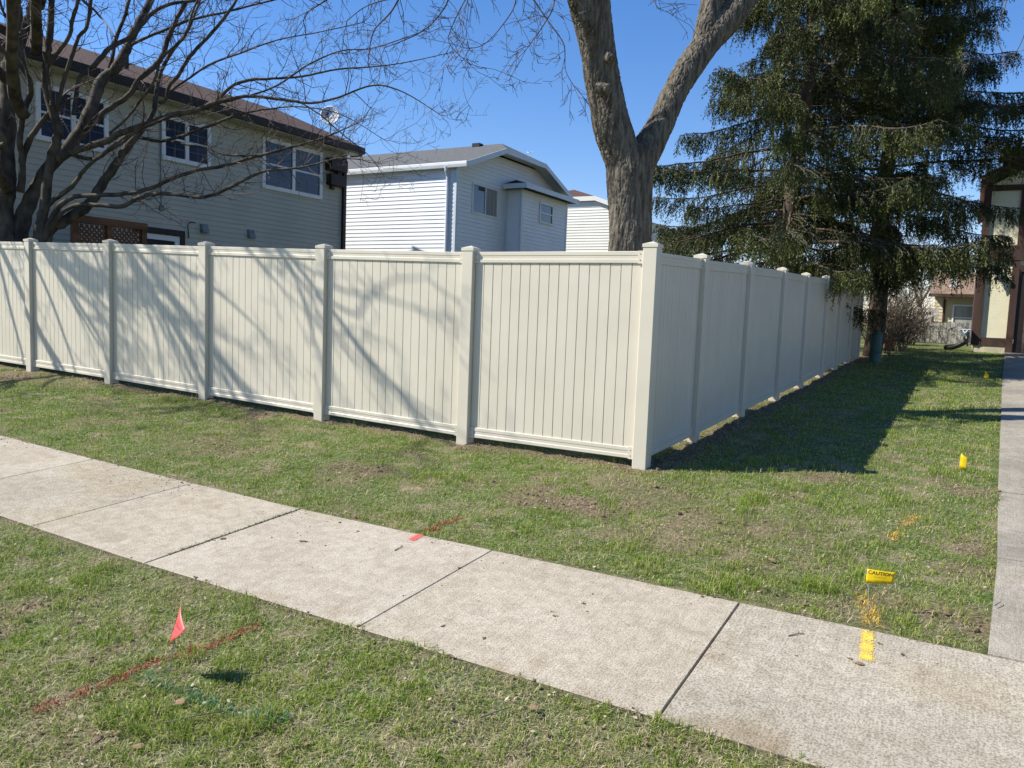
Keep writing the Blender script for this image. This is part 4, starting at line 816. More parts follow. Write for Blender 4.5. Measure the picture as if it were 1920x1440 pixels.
# upper floor: timbers, window, balcony rail
tb_(gl - .01, gl + .16, 3.623, 5.25); tb_(3.35, 3.5, 3.623, 5.25, .04); tb_(gl, gr, 5.1, 5.25, .045)
b = MB(); rx0, rx1 = gl - .12, gr + .12
zl_, zp_ = 5.27, 7.14; xm_ = (rx0 + rx1) / 2
b.hexa([(rx0, GY - .55, zl_), (xm_, GY - .55, zp_), (xm_, GY + 9.3, zp_), (rx0, GY + 9.3, zl_)], [(rx0, GY - .55, zl_ + .06), (xm_, GY - .55, zp_ + .06), (xm_, GY + 9.3, zp_ + .06), (rx0, GY + 9.3, zl_ + .06)])
b.hexa([(xm_, GY - .55, zp_), (rx1, GY - .55, zl_), (rx1, GY + 9.3, zl_), (xm_, GY + 9.3, zp_)], [(xm_, GY - .55, zp_ + .06), (rx1, GY - .55, zl_ + .06), (rx1, GY + 9.3, zl_ + .06), (xm_, GY + 9.3, zp_ + .06)])
b.build('roof', 'redroof', gh)
b = MB(); b.poly([(gl + .12, GY + .02, 5.25), (gr - .06, GY + .02, 5.25), (xm_, GY + .02, zp_ - .1)]); b.build('gable', 'stucco', gh)
b = MB(); b.hexa([(rx0, GY - .59, zl_ - .13), (xm_, GY - .59, zp_ - .13), (xm_, GY - .552, zp_ - .13), (rx0, GY - .552, zl_ - .13)], [(rx0, GY - .59, zl_ + .02), (xm_, GY - .59, zp_ + .02), (xm_, GY - .552, zp_ + .02), (rx0, GY - .552, zl_ + .02)]); b.build('fascia', 'brown', gh)
b = MB(); b.hexa([(rx0, GY - .6, zl_ + .025), (xm_, GY - .6, zp_ + .025), (xm_, GY - .553, zp_ + .025), (rx0, GY - .553, zl_ + .025)], [(rx0, GY - .6, zl_ + .16), (xm_, GY - .6, zp_ + .16), (xm_, GY - .553, zp_ + .16), (rx0, GY - .553, zl_ + .16)]); b.build('roof_edge', 'redroof', gh)
cpx = ony(1890, 300, GY + 1.5); b = MB(); cx_ = cpx[0]; b.box(cx_ - .12, cx_ + .45, GY + 1.3, GY + 1.9, 5.3, cpx[2] - .02)
for k in range(3): b.box(cx_ - .2 - .0 * k, cx_ + .53, GY + 1.22, GY + 1.98, cpx[2] + .0 + k * .11, cpx[2] + .05 + k * .11); b.box(cx_ - .08, cx_ + .4, GY + 1.35, GY + 1.85, cpx[2] + .05 + k * .11, cpx[2] + .11 + k * .11)
b.build('chimney', 'darkbrown', gh)
framed(gh, 'y', GY + .02, 3.62, 4.8, 3.95, 4.95, -1, 'glass', 'white', .08, 1, split=1)
lt_ = empty('wall_lantern', (0, 0, 0), None, None); lt_.parent = gh
lt_.location = -gh.location; lx_, lz_ = 2.93, 2.72
b = MB(); b.tube([(lx_, GY - .0, lz_ + .32), (lx_, GY - .12, lz_ + .36), (lx_, GY - .16, lz_ + .28)], [.018] * 3, 6); b.lathe((lx_, GY - .16, lz_), [(.02, -.02), (.05, 0), (.055, .02)], 10); b.lathe((lx_, GY - .16, lz_), [(.15, .2), (.15, .22), (.05, .30), (.015, .34)], 12); b.cyl((lx_, GY - .16, lz_ - .12), (lx_, GY - .16, lz_), .012, .03, 8); o = b.build('lantern_frame', 'black'); o.parent = lt_
b = MB(); b.lathe((lx_, GY - .16, lz_ + .02), [(.05, 0), (.095, .18)], 10); o = b.build('lamp_shade', 'lampglass'); o.parent = lt_
b = MB(); b.tube([(lx_ + .28, GY - .02, lz_ - .02), (lx_ + .28, GY - .15, lz_ - .0)], [.05, .035], 8); b.build('door_sensor', 'black', gh)

# --- far house
fh = empty('tan_house', (2.2, 30, T(2.2, 30)), 'small tan-sided house with orange brown roof beyond the grey picket fence', 'house')
FY = 30.; fx0 = 1.12
siding(fh, 'wall', 'siding_tan', (0, FY, 0), (1, 0, 0), .8, 2.6, lambda z: [(fx0, 8)], .13, (0, -1, 0)); b = MB(); b.box(fx0, 8, FY + .02, FY + 6, .7, 2.6); b.build('wall', 'siding_tan', fh)
b = MB(); b.hexa([(fx0 - .2, FY - .4, 2.66), (8.2, FY - .4, 2.66), (8.2, FY + 3, 3.7), (fx0 - .2, FY + 3, 3.7)], [(fx0 - .2, FY - .4, 2.72), (8.2, FY - .4, 2.72), (8.2, FY + 3, 3.76), (fx0 - .2, FY + 3, 3.76)]); b.build('roof', 'roof_orange', fh)
b = MB(); b.box(fx0 - .22, 8.2, FY - .5, FY - .403, 2.58, 2.70); b.tube([(1.48, FY - .45, 2.6), (1.48, FY - .06, 2.45), (1.48, FY - .06, .9)], [.045] * 3, 8); b.build('gutter', 'brown', fh)
b = MB(); p = ony(1795, 540, FY); b.box(1.6, 1.85, FY + .6, FY + .8, 2.8, 3.35); b.build('skylight', 'white', fh)
framed(fh, 'y', FY, 1.78, 3.0, 1.25, 2.3, -1, 'curtain', 'white', .06, 1, split=1)
# gate and grey picket fences
gf = empty('wood_gate', (.8, 28.5, T(.8, 28.5)), 'pale weathered wooden gate with a diagonal brace left of the tan house', 'gate')
a0, a1 = ony(1712, 590, 28.5)[0], ony(1752, 590, 28.5)[0]; gt = ony(1730, 577, 28.5)[2]
b = MB(); n = 7
for k in range(n): s0 = a0 + (a1 - a0) * k / n; b.box(s0 + .005, s0 + (a1 - a0) / n - .005, 28.5, 28.53, T(.8, 28.5), gt - .02 - .03 * (k % 2))
b.build('boards', 'greywood2', gf)
b = MB(); b.box(a0 - .04, a1 + .04, 28.44, 28.497, gt - .16, gt); b.box(a0, a1, 28.46, 28.497, gt - .42, gt - .35); b.box(a1 + .04, a1 + .14, 28.44, 28.54, T(.8, 28.5), gt + .02)
b.hexa([(a1 - .35, 28.43, gt - .75), (a1 - .27, 28.43, gt - .75), (a1 + .03, 28.43, gt - .17), (a1 - .06, 28.43, gt - .17)], [(a1 - .35, 28.458, gt - .75), (a1 - .27, 28.458, gt - .75), (a1 + .03, 28.458, gt - .17), (a1 - .06, 28.458, gt - .17)]); b.build('gate_frame', 'greywood2', gf)
pf = empty('picket_fence', (1.8, 26, T(1.8, 26)), 'low weathered grey board fence across the back of the side lawn', 'fence')
FYp = 25.; xa, xb = ony(1716, 620, FYp)[0], 3.4; rg = random.Random(4); b = MB(); x = xa; ftop = ony(1760, 603, FYp)[2]
while x < xb:
    wv = rg.uniform(.1, .145); zt_ = ftop + rg.uniform(-.04, .03) + (.1 if x - xa < .25 else 0); j = rg.uniform(-.012, .012)
    b.hexa([(x, FYp + j, T(x, FYp) - .1), (x + wv - .003, FYp + j, T(x, FYp) - .1), (x + wv - .003, FYp + .02 + j, T(x, FYp) - .1), (x, FYp + .02 + j, T(x, FYp) - .1)], [(x + .006, FYp + j, zt_), (x + wv - .008, FYp + j, zt_), (x + wv - .008, FYp + .02 + j, zt_), (x + .006, FYp + .02 + j, zt_)]); x += wv + rg.uniform(0, .003)
b.build('pickets', 'greywood', pf); b = MB(); b.box(xa, xb, FYp + .035, FYp + .08, ftop - .3, ftop - .2); b.box(xa, xb, FYp + .035, FYp + .08, ftop - .95, ftop - .85); b.build('rail', 'greywood', pf)

# brush beside the end of the fence and bare trees far behind
def brush(name, label, cx, cy, wx, wy, hgt, n, seed, m='bush', r=.006, cat='bush', rmin=.0032):
    rg = np.random.default_rng(seed); root = empty(name, (cx, cy, T(cx, cy)), label, cat); b = MB()
    for k in range(n):
        x = cx + rg.uniform(-wx, wx); y = cy + rg.uniform(-wy, wy)
        grow(b, rg, np.array([x, y, T(x, y)]), np.array([rg.normal(0, .35), rg.normal(0, .35), 1]), hgt * rg.uniform(.55, 1.1), r * rg.uniform(.7, 1.6), 2, .1, rmin, .16)
    b.build('stems', m, root); return root
brush('brush_thicket', 'tangled bare brown brush at the end of the side fence, under the spruce', .48, 18.3, .42, .7, 1.9, 55, 3, r=.012, rmin=.004)
brush('climbing_vine', 'dark leafless vine mass covering a low chain fence left of the grey boards', .35, 21.6, .6, .25, 1.2, 60, 6, 'stw', .01, rmin=.005)
brush('dry_bush', 'pale tan dry bush standing behind the vine mass', .1, 24.4, .7, .4, 2.3, 26, 8, 'dead', .012, rmin=.004)
for k, (x, y, s, lb) in enumerate(((-.5, 52, 1, 'bare brown tree far behind the gate, nearer one'), (3.2, 66, 2, 'bare brown tree far behind the tan house'), (-4.5, 74, 3, 'bare brown tree farthest off behind the spruces'), (-1.6, 40, 4, 'bare tree behind the brush, left of the wooden gate'), (-6, 55, 5, 'bare tree far off behind the fence line'), (.9, 84, 6, 'hazy bare tree farthest behind the wooden gate'))):
    wild_tree('distant_tree', lb, x, y, 1.8, .16, 30 + k, [(-.5, .2, 1, .08, 4.5), (.5, -.2, 1, .08, 4.5), (.1, .5, 1.2, .08, 5), (0, -.6, 1, .07, 4.2)], rmin=.01)

# ------------------------------------------------------------------ small objects in the side yard
p = G(1640, 680); ped = empty('utility_pedestal', p, 'dark green utility pedestal standing at the far end of the side fence', 'utility box')
b = MB(); z = p[2]; b.lathe((p[0], p[1], z), [(.135, -.03), (.135, .24), (.123, .26)], 18); b.build('base', 'green', ped, True)
b = MB(); b.lathe((p[0], p[1], z), [(.13, .262), (.13, .64), (.122, .69), (.07, .73), (.01, .74)], 18); b.build('cover', 'green', ped, True)
p = G(1668, 668); rp2 = empty('red_leaved_plant', p, 'small plant with bright red leaves beside the green pedestal', 'plant'); rg = np.random.default_rng(2)
b = MB(); Vs = []
for k in range(14):
    e = p + np.array([rg.normal(0, .16), rg.normal(0, .12), rg.uniform(.12, .42)]); b.tube([p, (p + e) / 2 + rg.normal(0, .03, 3), e], [.006, .005, .003], 4)
    for j in range(3):
        d = unit(rg.normal(0, 1, 3)); s_ = unit(np.cross(d, rg.normal(0, 1, 3))); L = rg.uniform(.05, .1); Vs.append([e, e + d * L * .5 + s_ * L * .3, e + d * L, e + d * L * .5 - s_ * L * .3])
b.build('stems', 'dead', rp2); npmesh('leaves', np.array(Vs), 4, 'redleaf', None, rp2)
# corrugated pipe on the downspout, hose reel
pA = G(1772, 656) + [0, 0, .07]; pB = ony(1812, 639, GY - .3); n = 40; pts = [pA + (pB - pA) * t + np.array([0, 0, -.06 * math.sin(math.pi * t)]) for t in np.linspace(0, 1, n)]
b = MB(); b.tube(pts, [.065 + (.010 if k % 2 else 0) for k in range(n)], 12); tag(b.build('drain_pipe', 'black'), 'black corrugated drain pipe lying on the grass left of the garage', 'pipe')
p = ony(1810, 624, GY - .1); hr = empty('hose_reel', (p[0], p[1], p[2]), 'grey hose reel box on the left side of the garage wall', 'hose reel')
b = MB(); b.hexa([(p[0] - 0.099, p[1] - 0.093, p[2] - 0.099), (p[0] + 0.105, p[1] - 0.093, p[2] - 0.099), (p[0] + 0.105, p[1] + 0.093, p[2] - 0.099), (p[0] - 0.099, p[1] + 0.093, p[2] - 0.099)], [(p[0] - 0.124, p[1] - 0.105, p[2] + 0.081), (p[0] + 0.118, p[1] - 0.105, p[2] + 0.081), (p[0] + 0.118, p[1] + 0.105, p[2] + 0.081), (p[0] - 0.124, p[1] + 0.105, p[2] + 0.081)]); b.build('box', 'grey', hr)
b = MB(); b.box(p[0] - 0.143, p[0] + 0.130, p[1] - 0.118, p[1] + 0.118, p[2] + 0.082, p[2] + 0.105); b.tube([(p[0] - 0.062, p[1] - 0.112, p[2] + 0.074), (p[0] - 0.012, p[1] - 0.136, p[2] - 0.012), (p[0] + 0.050, p[1] - 0.124, p[2] + 0.062)], [.018] * 3, 8); b.build('lid', 'alu', hr)
b = MB(); b.tube([(p[0] - 0.019, p[1], p[2] - 0.099), (p[0] - 0.037, p[1], p[2] - 0.372)], [.02, .02], 8); b.tube([(p[0] + 0.074, p[1], p[2] - 0.099), (p[0] + 0.074, p[1], p[2] - 0.372)], [.02, .02], 8); b.build('leg', 'black', hr)

# marking flags
def text_mesh(name, s, size, m, bold=.0):
    cu = bpy.data.curves.new(name, 'FONT'); cu.body = s; cu.size = size; cu.align_x = 'CENTER'; cu.align_y = 'CENTER'; cu.offset = bold; cu.resolution_u = 3
    o = bpy.data.objects.new(name, cu); COL.objects.link(o); me = bpy.data.meshes.new_from_object(o.evaluated_get(bpy.context.evaluated_depsgraph_get())); bpy.data.objects.remove(o); bpy.data.curves.remove(cu)
    me.materials.clear(); me.materials.append(M[m]); return me
def flag(name, label, foot, top, corners, m, texts=(), curve=.0, group=None):
    """corners: 4 world points (top pole, top free, bottom free, bottom pole); texts: (string, u, v, size, rot)"""
    root = empty(name, foot, label, 'marking flag', group); b = MB(); b.tube([foot - [0, 0, .05], (foot + top) / 2 + [.004, 0, 0], top], [.0022] * 3, 6); b.build('wire', 'wire', root)
    c = [np.array(q, float) for q in corners]; U = c[1] - c[0]; Vv = c[3] - c[0]; nn = unit(np.cross(U, Vv)); nn = nn if nn @ (CAM - c[0]) > 0 else -nn
    def S(u, v, k=0.): return (c[0] * (1 - u) + c[1] * u) * (1 - v) + (c[3] * (1 - u) + c[2] * u) * v + nn * (curve * math.sin(math.pi * u * 1.3) + k)
    b = MB(); nu, nv = 12, 4
    for i in range(nu + 1):
        for j in range(nv + 1): b.v.append(tuple(S(i / nu, j / nv)))
    for i in range(nu):
        for j in range(nv): a = i * (nv + 1) + j; b.f.append((a, a + nv + 1, a + nv + 2, a + 1))
    fo = b.build('flag', m, root, True); md = fo.modifiers.new('t', 'SOLIDIFY'); md.thickness = .0006
    for (s, u0, v0, size, rot, mm, bold) in texts:
        me = text_mesh('lettering', s, 1., mm, bold); wl, hl = np.linalg.norm(U), np.linalg.norm(Vv)
        for v in me.vertices:
            x, y = v.co.x * size, v.co.y * size; x, y = x * math.cos(rot) - y * math.sin(rot), x * math.sin(rot) + y * math.cos(rot)
            q = S(u0 + x / wl, v0 - y / hl, .0012) - np.array(root.location); v.co = Vector(q)
        o = bpy.data.objects.new('lettering', me); COL.objects.link(o); o.parent = root
def on_flag(foot, px, py, k=0): # point above the foot, in the vertical plane facing the camera
    d = (foot - CAM) @ MR[2] + k; return at(px, py, d)
ft1 = G(1630, 1143); q = lambda x, y, k=0: on_flag(ft1, x, y, k)
flag('marking_flag', 'yellow flag lettered CAUTION on a wire beside the sidewalk', ft1, q(1624, 1066), [q(1625, 1066), q(1680, 1074, -.05), q(1673, 1095, -.05), q(1623, 1092)], 'yellow',
     [('CAUTION', .50, .24, .026, -.02, 'ink', .02), ('----- ------- ---', .50, .52, .011, -.02, 'ink', .01), ('--- ------ ------', .50, .78, .011, -.02, 'ink', .01)], .006)
ft2 = G(1801, 893); q2 = lambda x, y, k=0: on_flag(ft2, x, y, k)
flag('marking_flag', 'plain yellow flag in the lawn near the driveway, the middle one of three', ft2, q2(1802, 851), [q2(1802, 850), q2(1813, 858, -.04), q2(1811, 880, -.04), q2(1798, 878)], 'yellow', (), .004)
ft3 = G(1846, 722); q3 = lambda x, y, k=0: on_flag(ft3, x, y, k)
flag('marking_flag', 'small yellow flag farthest off in the lawn towards the garage', ft3, q3(1848, 696), [q3(1848, 695), q3(1854, 703, -.04), q3(1853, 711, -.04), q3(1844, 709)], 'yellow', (), .004)
ft4 = G(312, 1268); q4 = lambda x, y, k=0: on_flag(ft4, x, y, k)
flag('marking_flag', 'red flag drooping on its wire in the parkway grass, with dark lettering down it', ft4, q4(340, 1134), [q4(340, 1133), q4(346, 1181, -.10), q4(327, 1196, -.09), q4(317, 1212)], 'pink',
     [('ComEd', .56, .36, .0235, -1.38 + math.pi / 2 - .25, 'inkp', .012)], .006)

# aeroplane, a speck above the roofs
pl = at(995, 286, 1500); ap = empty('airplane', pl, 'tiny white airplane flying above the cream house roof', 'airplane')
dv = unit(np.array([.95, .3, .03])); wv = unit(np.cross(dv, [0, 0, 1])); b = MB(); P_ = [pl + dv * s for s in (-7, -4, 0, 4, 6.5, 7.5)]; b.tube(P_, [.3, .8, .95, .95, .6, .1], 10); b.build('fuselage', 'white', ap, True)
b = MB()
for s in (1, -1): b.hexa([pl + dv * 1.5 - [0, 0, .15], pl - dv * 1 - [0, 0, .15], pl - dv * 2.6 + wv * s * 7.5 + [0, 0, .2], pl - dv * 1.6 + wv * s * 7.5 + [0, 0, .2]], [pl + dv * 1.5 + [0, 0, .15], pl - dv * 1 + [0, 0, .15], pl - dv * 2.6 + wv * s * 7.5 + [0, 0, .35], pl - dv * 1.6 + wv * s * 7.5 + [0, 0, .35]])
b.build('wings', 'white', ap)
b = MB(); b.hexa([pl - dv * 5 + wv * .08, pl - dv * 7 + wv * .08, pl - dv * 7 - wv * .08, pl - dv * 5 - wv * .08], [pl - dv * 6.6 + wv * .08 + [0, 0, 2.8], pl - dv * 7.6 + wv * .08 + [0, 0, 2.8], pl - dv * 7.6 - wv * .08 + [0, 0, 2.8], pl - dv * 6.6 - wv * .08 + [0, 0, 2.8]]); b.build('tail_fin', 'white', ap)

# ------------------------------------------------------------------ marking paint and grass
def seg_d(x, y, pts):
    best = np.full(np.shape(x), 9.); tt = np.zeros(np.shape(x))
    for (a, c) in zip(pts[:-1], pts[1:]):
        vx, vy = c[0] - a[0], c[1] - a[1]; t = np.clip(((x - a[0]) * vx + (y - a[1]) * vy) / (vx * vx + vy * vy), 0, 1); d = np.hypot(x - a[0] - t * vx, y - a[1] - t * vy); best = np.minimum(best, d)
    return best
LN = {
 'red_paint_line': ('faded red marking paint line sprayed across the parkway grass by the red flag', [G(*p) for p in ((62, 1340), (150, 1310), (235, 1272), (290, 1245), (370, 1222), (425, 1200), (478, 1178))], .021, (.36, .08, .05)),
 'green_paint_line': ('green marking paint line fading through the parkway grass', [G(*p) for p in ((258, 1266), (310, 1286), (355, 1307), (410, 1332), (470, 1350), (520, 1362))], .022, (.04, .20, .11)),
 'red_paint_line.a': ('short red paint streak in the grass beyond the sidewalk', [G(*p) for p in ((805, 998), (828, 983), (858, 967))], .028, (.42, .07, .04)),
 'yellow_paint_line': ('yellow orange paint streak in the grass beside the CAUTION flag', [G(*p) for p in ((1631, 1182), (1634, 1160), (1625, 1132), (1618, 1118))], .035, (.66, .43, .06)),
 'yellow_paint_line.a': ('faint orange paint streak in the mid lawn', [G(*p) for p in ((1672, 1014), (1690, 995), (1714, 970))], .022, (.60, .36, .06)),
}
def blades(name, X, Y, hgt, wid, lean, az, col, m, obj=None, parent=None, flat=None):
    K = len(X); Z = GZ(X, Y); base = np.stack([X, Y, Z - .004], 1); fa = np.stack([np.cos(az), np.sin(az), np.zeros(K)], 1); sd = np.stack([-np.sin(az), np.cos(az), np.zeros(K)], 1)
    # rotate the width direction freely so that blades are not all edge-on
    up = np.array([0, 0, 1.]); l = lean[:, None]; h = hgt[:, None]; w_ = wid[:, None] / 2
    mid = base + fa * h * l * .35 + up * h * .6 * np.sqrt(np.clip(1 - (l * .6) ** 2, .05, 1)); tip = base + fa * h * l * .95 + up * h * np.clip(1 - l * .55, .12, 1)
    V1 = np.stack([base - sd * w_, base + sd * w_, mid + sd * w_ * .85, mid - sd * w_ * .85], 1); V2 = np.stack([mid - sd * w_ * .85, mid + sd * w_ * .85, tip], 1)
    me = bpy.data.meshes.new(name); V = np.concatenate([V1.reshape(-1, 3), V2.reshape(-1, 3)])
    if parent is not None: V = V - np.array(parent.location)
    me.vertices.add(len(V)); me.vertices.foreach_set('co', V.astype(np.float32).ravel()); me.loops.add(len(V)); me.loops.foreach_set('vertex_index', np.arange(len(V), dtype=np.int32)); me.polygons.add(2 * K)
    me.polygons.foreach_set('loop_start', np.concatenate([np.arange(0, 4 * K, 4), 4 * K + np.arange(0, 3 * K, 3)]).astype(np.int32)); me.update(calc_edges=True)
    a = me.color_attributes.new('Col', 'FLOAT_COLOR', 'POINT'); c = np.ones((len(V), 4), np.float32); c[:4 * K, :3] = np.repeat(col, 4, 0); c[4 * K:, :3] = np.repeat(col, 3, 0); a.data.foreach_set('color', c.ravel())
    me.materials.append(M[m]); o = bpy.data.objects.new(name, me); COL.objects.link(o)
    if parent is not None: o.parent = parent
    return o
rg = np.random.default_rng(77)
def sample(N, r0, r1, ex):
    u = rg.random(N); p = 2 - ex; r = (r0 ** p + u * (r1 ** p - r0 ** p)) ** (1 / p)
    yaw = math.atan2(MR[2][1], MR[2][0]); a = yaw + rg.uniform(-R(47), R(47), N); return CAM[0] + r * np.cos(a), CAM[1] + r * np.sin(a), r
def allowed(X, Y, edge=.0):
    e = (noise(X * 7, Y * 7, 0, 12) - .62) * .10 + edge + .0 * X
    ok = ~((Y > SWY0 + e) & (Y < SWY1 - e)) & ~((X > drive_edge(Y) + e) & (Y > SWY1 - .1)) & ~((X < -.12) & (Y > .12)) & ~((Y > 18.95) & (X > 2.4)) & (Y < 25)
    return ok
def grass_field(name, N, r0, r1, ex, hs, ws, dead, seed):
    X, Y, r = sample(N, r0, r1, ex)
    cx = X + rg.normal(0, .012, N); cy = Y + rg.normal(0, .012, N)
    ok = allowed(X, Y); cl = fbm(X * 14, Y * 14, 0, 22); cl2 = .6 * fbm(X * 2.2, Y * 2.2, 0, 25) + .4 * fbm(X * .7, Y * 6, 0, 26) ; bm = bare(X, Y)
    dens = np.clip((cl - .33) * 4.5, .08, 1) * np.clip(.7 + (cl2 - .38) * 2.0, .45, 1) * (1 - .94 * bm) if not dead else np.clip(1 - (cl2 - .35) * 1.6, .25, 1) * (1 - .5 * bm)
    ok &= rg.random(N) < dens; X, Y, r, cl, cl2, bm = X[ok], Y[ok], r[ok], cl[ok], cl2[ok], bm[ok]; K = len(X)
    far = np.clip((r - 5) / 14, 0, 1)
    if not dead:
        tf = noise(X * 4.5, Y * 4.5, 0, 61); h = rg.uniform(*hs, K) * (.55 + .8 * cl) * (.8 + .4 * cl2) * (1 + 1.1 * np.clip((tf - .68) * 6, 0, 1)); wd = rg.uniform(*ws, K) * (1 + 1.6 * far); lean = rg.uniform(.15, 1.1, K)
        A = np.array([.12, .205, .018]); B = np.array([.36, .42, .055]); C = np.array([.45, .41, .19])
        t = np.clip(rg.normal(.45, .28, K) - (cl - .5), 0, 1)[:, None]; col = A * (1 - t) + B * t; y_ = (rg.random(K) < .17 + .25 * np.clip(.55 - cl2, 0, 1))[:, None]; col = np.where(y_, C * rg.uniform(.7, 1.2, (K, 1)), col)
    else:
        h = rg.uniform(*hs, K); wd = rg.uniform(*ws, K) * (1 + 1.4 * far); lean = rg.uniform(1.15, 1.62, K); s = rg.uniform(.35, 1.3, (K, 1)); col = np.array([.55, .47, .28]) * s
    az = rg.uniform(0, 6.283, K)
    # painted strips take their blades from the field
    keep = np.ones(K, bool)
    for nm, (lb, pts, hw, pc) in LN.items():
        d = seg_d(X, Y, pts); sel = (d < hw * (1.2 + 1.0 * rg.random(K)) * .8) & (rg.random(K) < (.5 if nm[0] == 'g' else .85)) & keep
        painted.setdefault(nm, []).append((X[sel], Y[sel], h[sel], wd[sel], lean[sel], az[sel], np.array(pc) * rg.uniform(.55, 1.25, (sel.sum(), 1)))); keep &= ~sel
    o = blades(name, X[keep], Y[keep], h[keep], wd[keep], lean[keep], az[keep], col[keep], 'grass'); print(name, K); return o
painted = {}
g = grass_field('lawn_grass', 1000000, 1.9, 26, 1.62, (.018, .046), (.0022, .0042), False, 1); tag(g, kind='stuff')
g = grass_field('dry_grass', 420000, 1.9, 22, 1.6, (.02, .06), (.0016, .0032), True, 2); tag(g, kind='stuff')
for nm, (lb, pts, hw, pc) in LN.items():
    a = [np.concatenate([q[k] for q in painted[nm]]) for k in range(7)]
    o = blades(nm.split('.')[0], *a[:6], a[6], 'paintgrass'); tag(o, lb, 'paint line')
n_ = 420; X = -1.575 + rg.normal(-.004, .006, n_); Y = rg.uniform(SWY0, SWY1, n_); k_ = noise(Y * 9, Y * 0, 0, 88) > .38; X, Y = X[k_], Y[k_]; n_ = len(X)
g = blades('joint_grass', X, Y, rg.uniform(.012, .028, n_), rg.uniform(.002, .004, n_), rg.uniform(.3, 1.3, n_), rg.uniform(0, 6.28, n_), np.array([.09, .12, .03]) * rg.uniform(.5, 1.3, (n_, 1)), 'grass'); tag(g, kind='stuff')
# paint on the concrete
def spray_mat(name, col):
    m = bpy.data.materials.new(name); m.use_nodes = True; t = m.node_tree; N = t.nodes; L = t.links; b = N['Principled BSDF']; b.inputs['Base Color'].default_value = (*col, 1); b.inputs['Roughness'].default_value = .8
    a = N.new('ShaderNodeAttribute'); a.attribute_name = 'Cover'; tc = N.new('ShaderNodeTexCoord'); n = N.new('ShaderNodeTexNoise'); n.inputs['Scale'].default_value = 170; n.inputs['Detail'].default_value = 3; L.new(tc.outputs['Object'], n.inputs[0])
    n2 = N.new('ShaderNodeMath'); n2.operation = 'SUBTRACT'; L.new(n.outputs[0], n2.inputs[0]); n2.inputs[1].default_value = .5
    m1 = N.new('ShaderNodeMath'); m1.operation = 'MULTIPLY_ADD'; L.new(n2.outputs[0], m1.inputs[0]); m1.inputs[1].default_value = 2.6; L.new(a.outputs['Fac'], m1.inputs[2])
    m2 = N.new('ShaderNodeMath'); m2.operation = 'MULTIPLY_ADD'; m2.use_clamp = True; L.new(m1.outputs[0], m2.inputs[0]); m2.inputs[1].default_value = 2.2; m2.inputs[2].default_value = -.75
    tr = N.new('ShaderNodeBsdfTransparent'); mx_ = N.new('ShaderNodeMixShader'); L.new(m2.outputs[0], mx_.inputs[0]); L.new(tr.outputs[0], mx_.inputs[1]); L.new(b.outputs[0], mx_.inputs[2]); L.new(mx_.outputs[0], N['Material Output'].inputs[0]); return m
M['redp'] = spray_mat('red_marking_paint', (.68, .09, .075)); M['yelp'] = spray_mat('yellow_marking_paint', (.74, .50, .07))
def spray(name, label, p0, p1, hw, m, z=.0035):
    p0 = np.array(p0); p1 = np.array(p1); d = p1 - p0; L = np.hypot(*d); d /= L; nn = np.array([-d[1], d[0]]); ex = .05; U = np.linspace(-ex, L + ex, 60); V = np.linspace(-hw - ex, hw + ex, 36); b = MB(); cov = []
    for u in U:
        for v in V:
            q = p0 + d * u + nn * v; yy = min(q[1], SWY1 - .004); b.v.append((q[0], yy, T(q[0], yy) + .012 + z)); du = max(-u, u - L, 0); dv = max(abs(v) - hw * .75, 0); cov.append(.78 * max(0, 1.15 - math.hypot(du, dv) / .022) * (.85 + .15 * math.sin(u * 60)) if True else 0)
    k = len(V)
    for i in range(len(U) - 1):
        for j in range(k - 1): a = i * k + j; b.f.append((a, a + 1, a + k + 1, a + k))
    o = b.build(name, m); at_ = o.data.attributes.new('Cover', 'FLOAT', 'POINT'); at_.data.foreach_set('value', np.array(cov, np.float32)); tag(o, label, 'paint mark')
def SWP(px, py): v = G(px, py, .012); return (v[0], min(v[1], SWY1 - .004))
spray('red_paint_mark', 'bright red paint dash on the far edge of the sidewalk', SWP(772, 1013), SWP(802, 997), .02, 'redp')
spray('yellow_paint_mark', 'yellow paint dash on the sidewalk below the CAUTION flag', SWP(1624, 1238), SWP(1627, 1185), .022, 'yelp')
# flecks of pale leaf litter
n_ = 26000; X, Y, r = sample(n_, 2.0, 18, 1.5); ok = allowed(X, Y, .0) & (rg.random(n_) < np.clip(fbm(X * 3, Y * 3, 0, 71) * 1.8 - .45, .08, 1)); X, Y = X[ok], Y[ok]; n_ = len(X)
c = np.stack([X, Y, GZ(X, Y) + rg.uniform(.004, .022, n_)], 1); az = rg.uniform(0, 6.28, n_); u = np.stack([np.cos(az), np.sin(az), rg.normal(0, .3, n_)], 1); v = np.stack([-np.sin(az), np.cos(az), rg.normal(0, .4, n_)], 1)
L_ = rg.uniform(.004, .013, (n_, 1)); W_ = L_ * rg.uniform(.3, .8, (n_, 1)); V = np.stack([c - u * L_, c + v * W_, c + u * L_, c - v * W_], 1)
tag(npmesh('leaf_litter', V, 4, 'grass', np.where(rg.random((n_, 1)) < .25, np.array([.24, .15, .085]), np.array([.52, .44, .30])) * rg.uniform(.5, 1.25, (n_, 1))), kind='stuff')

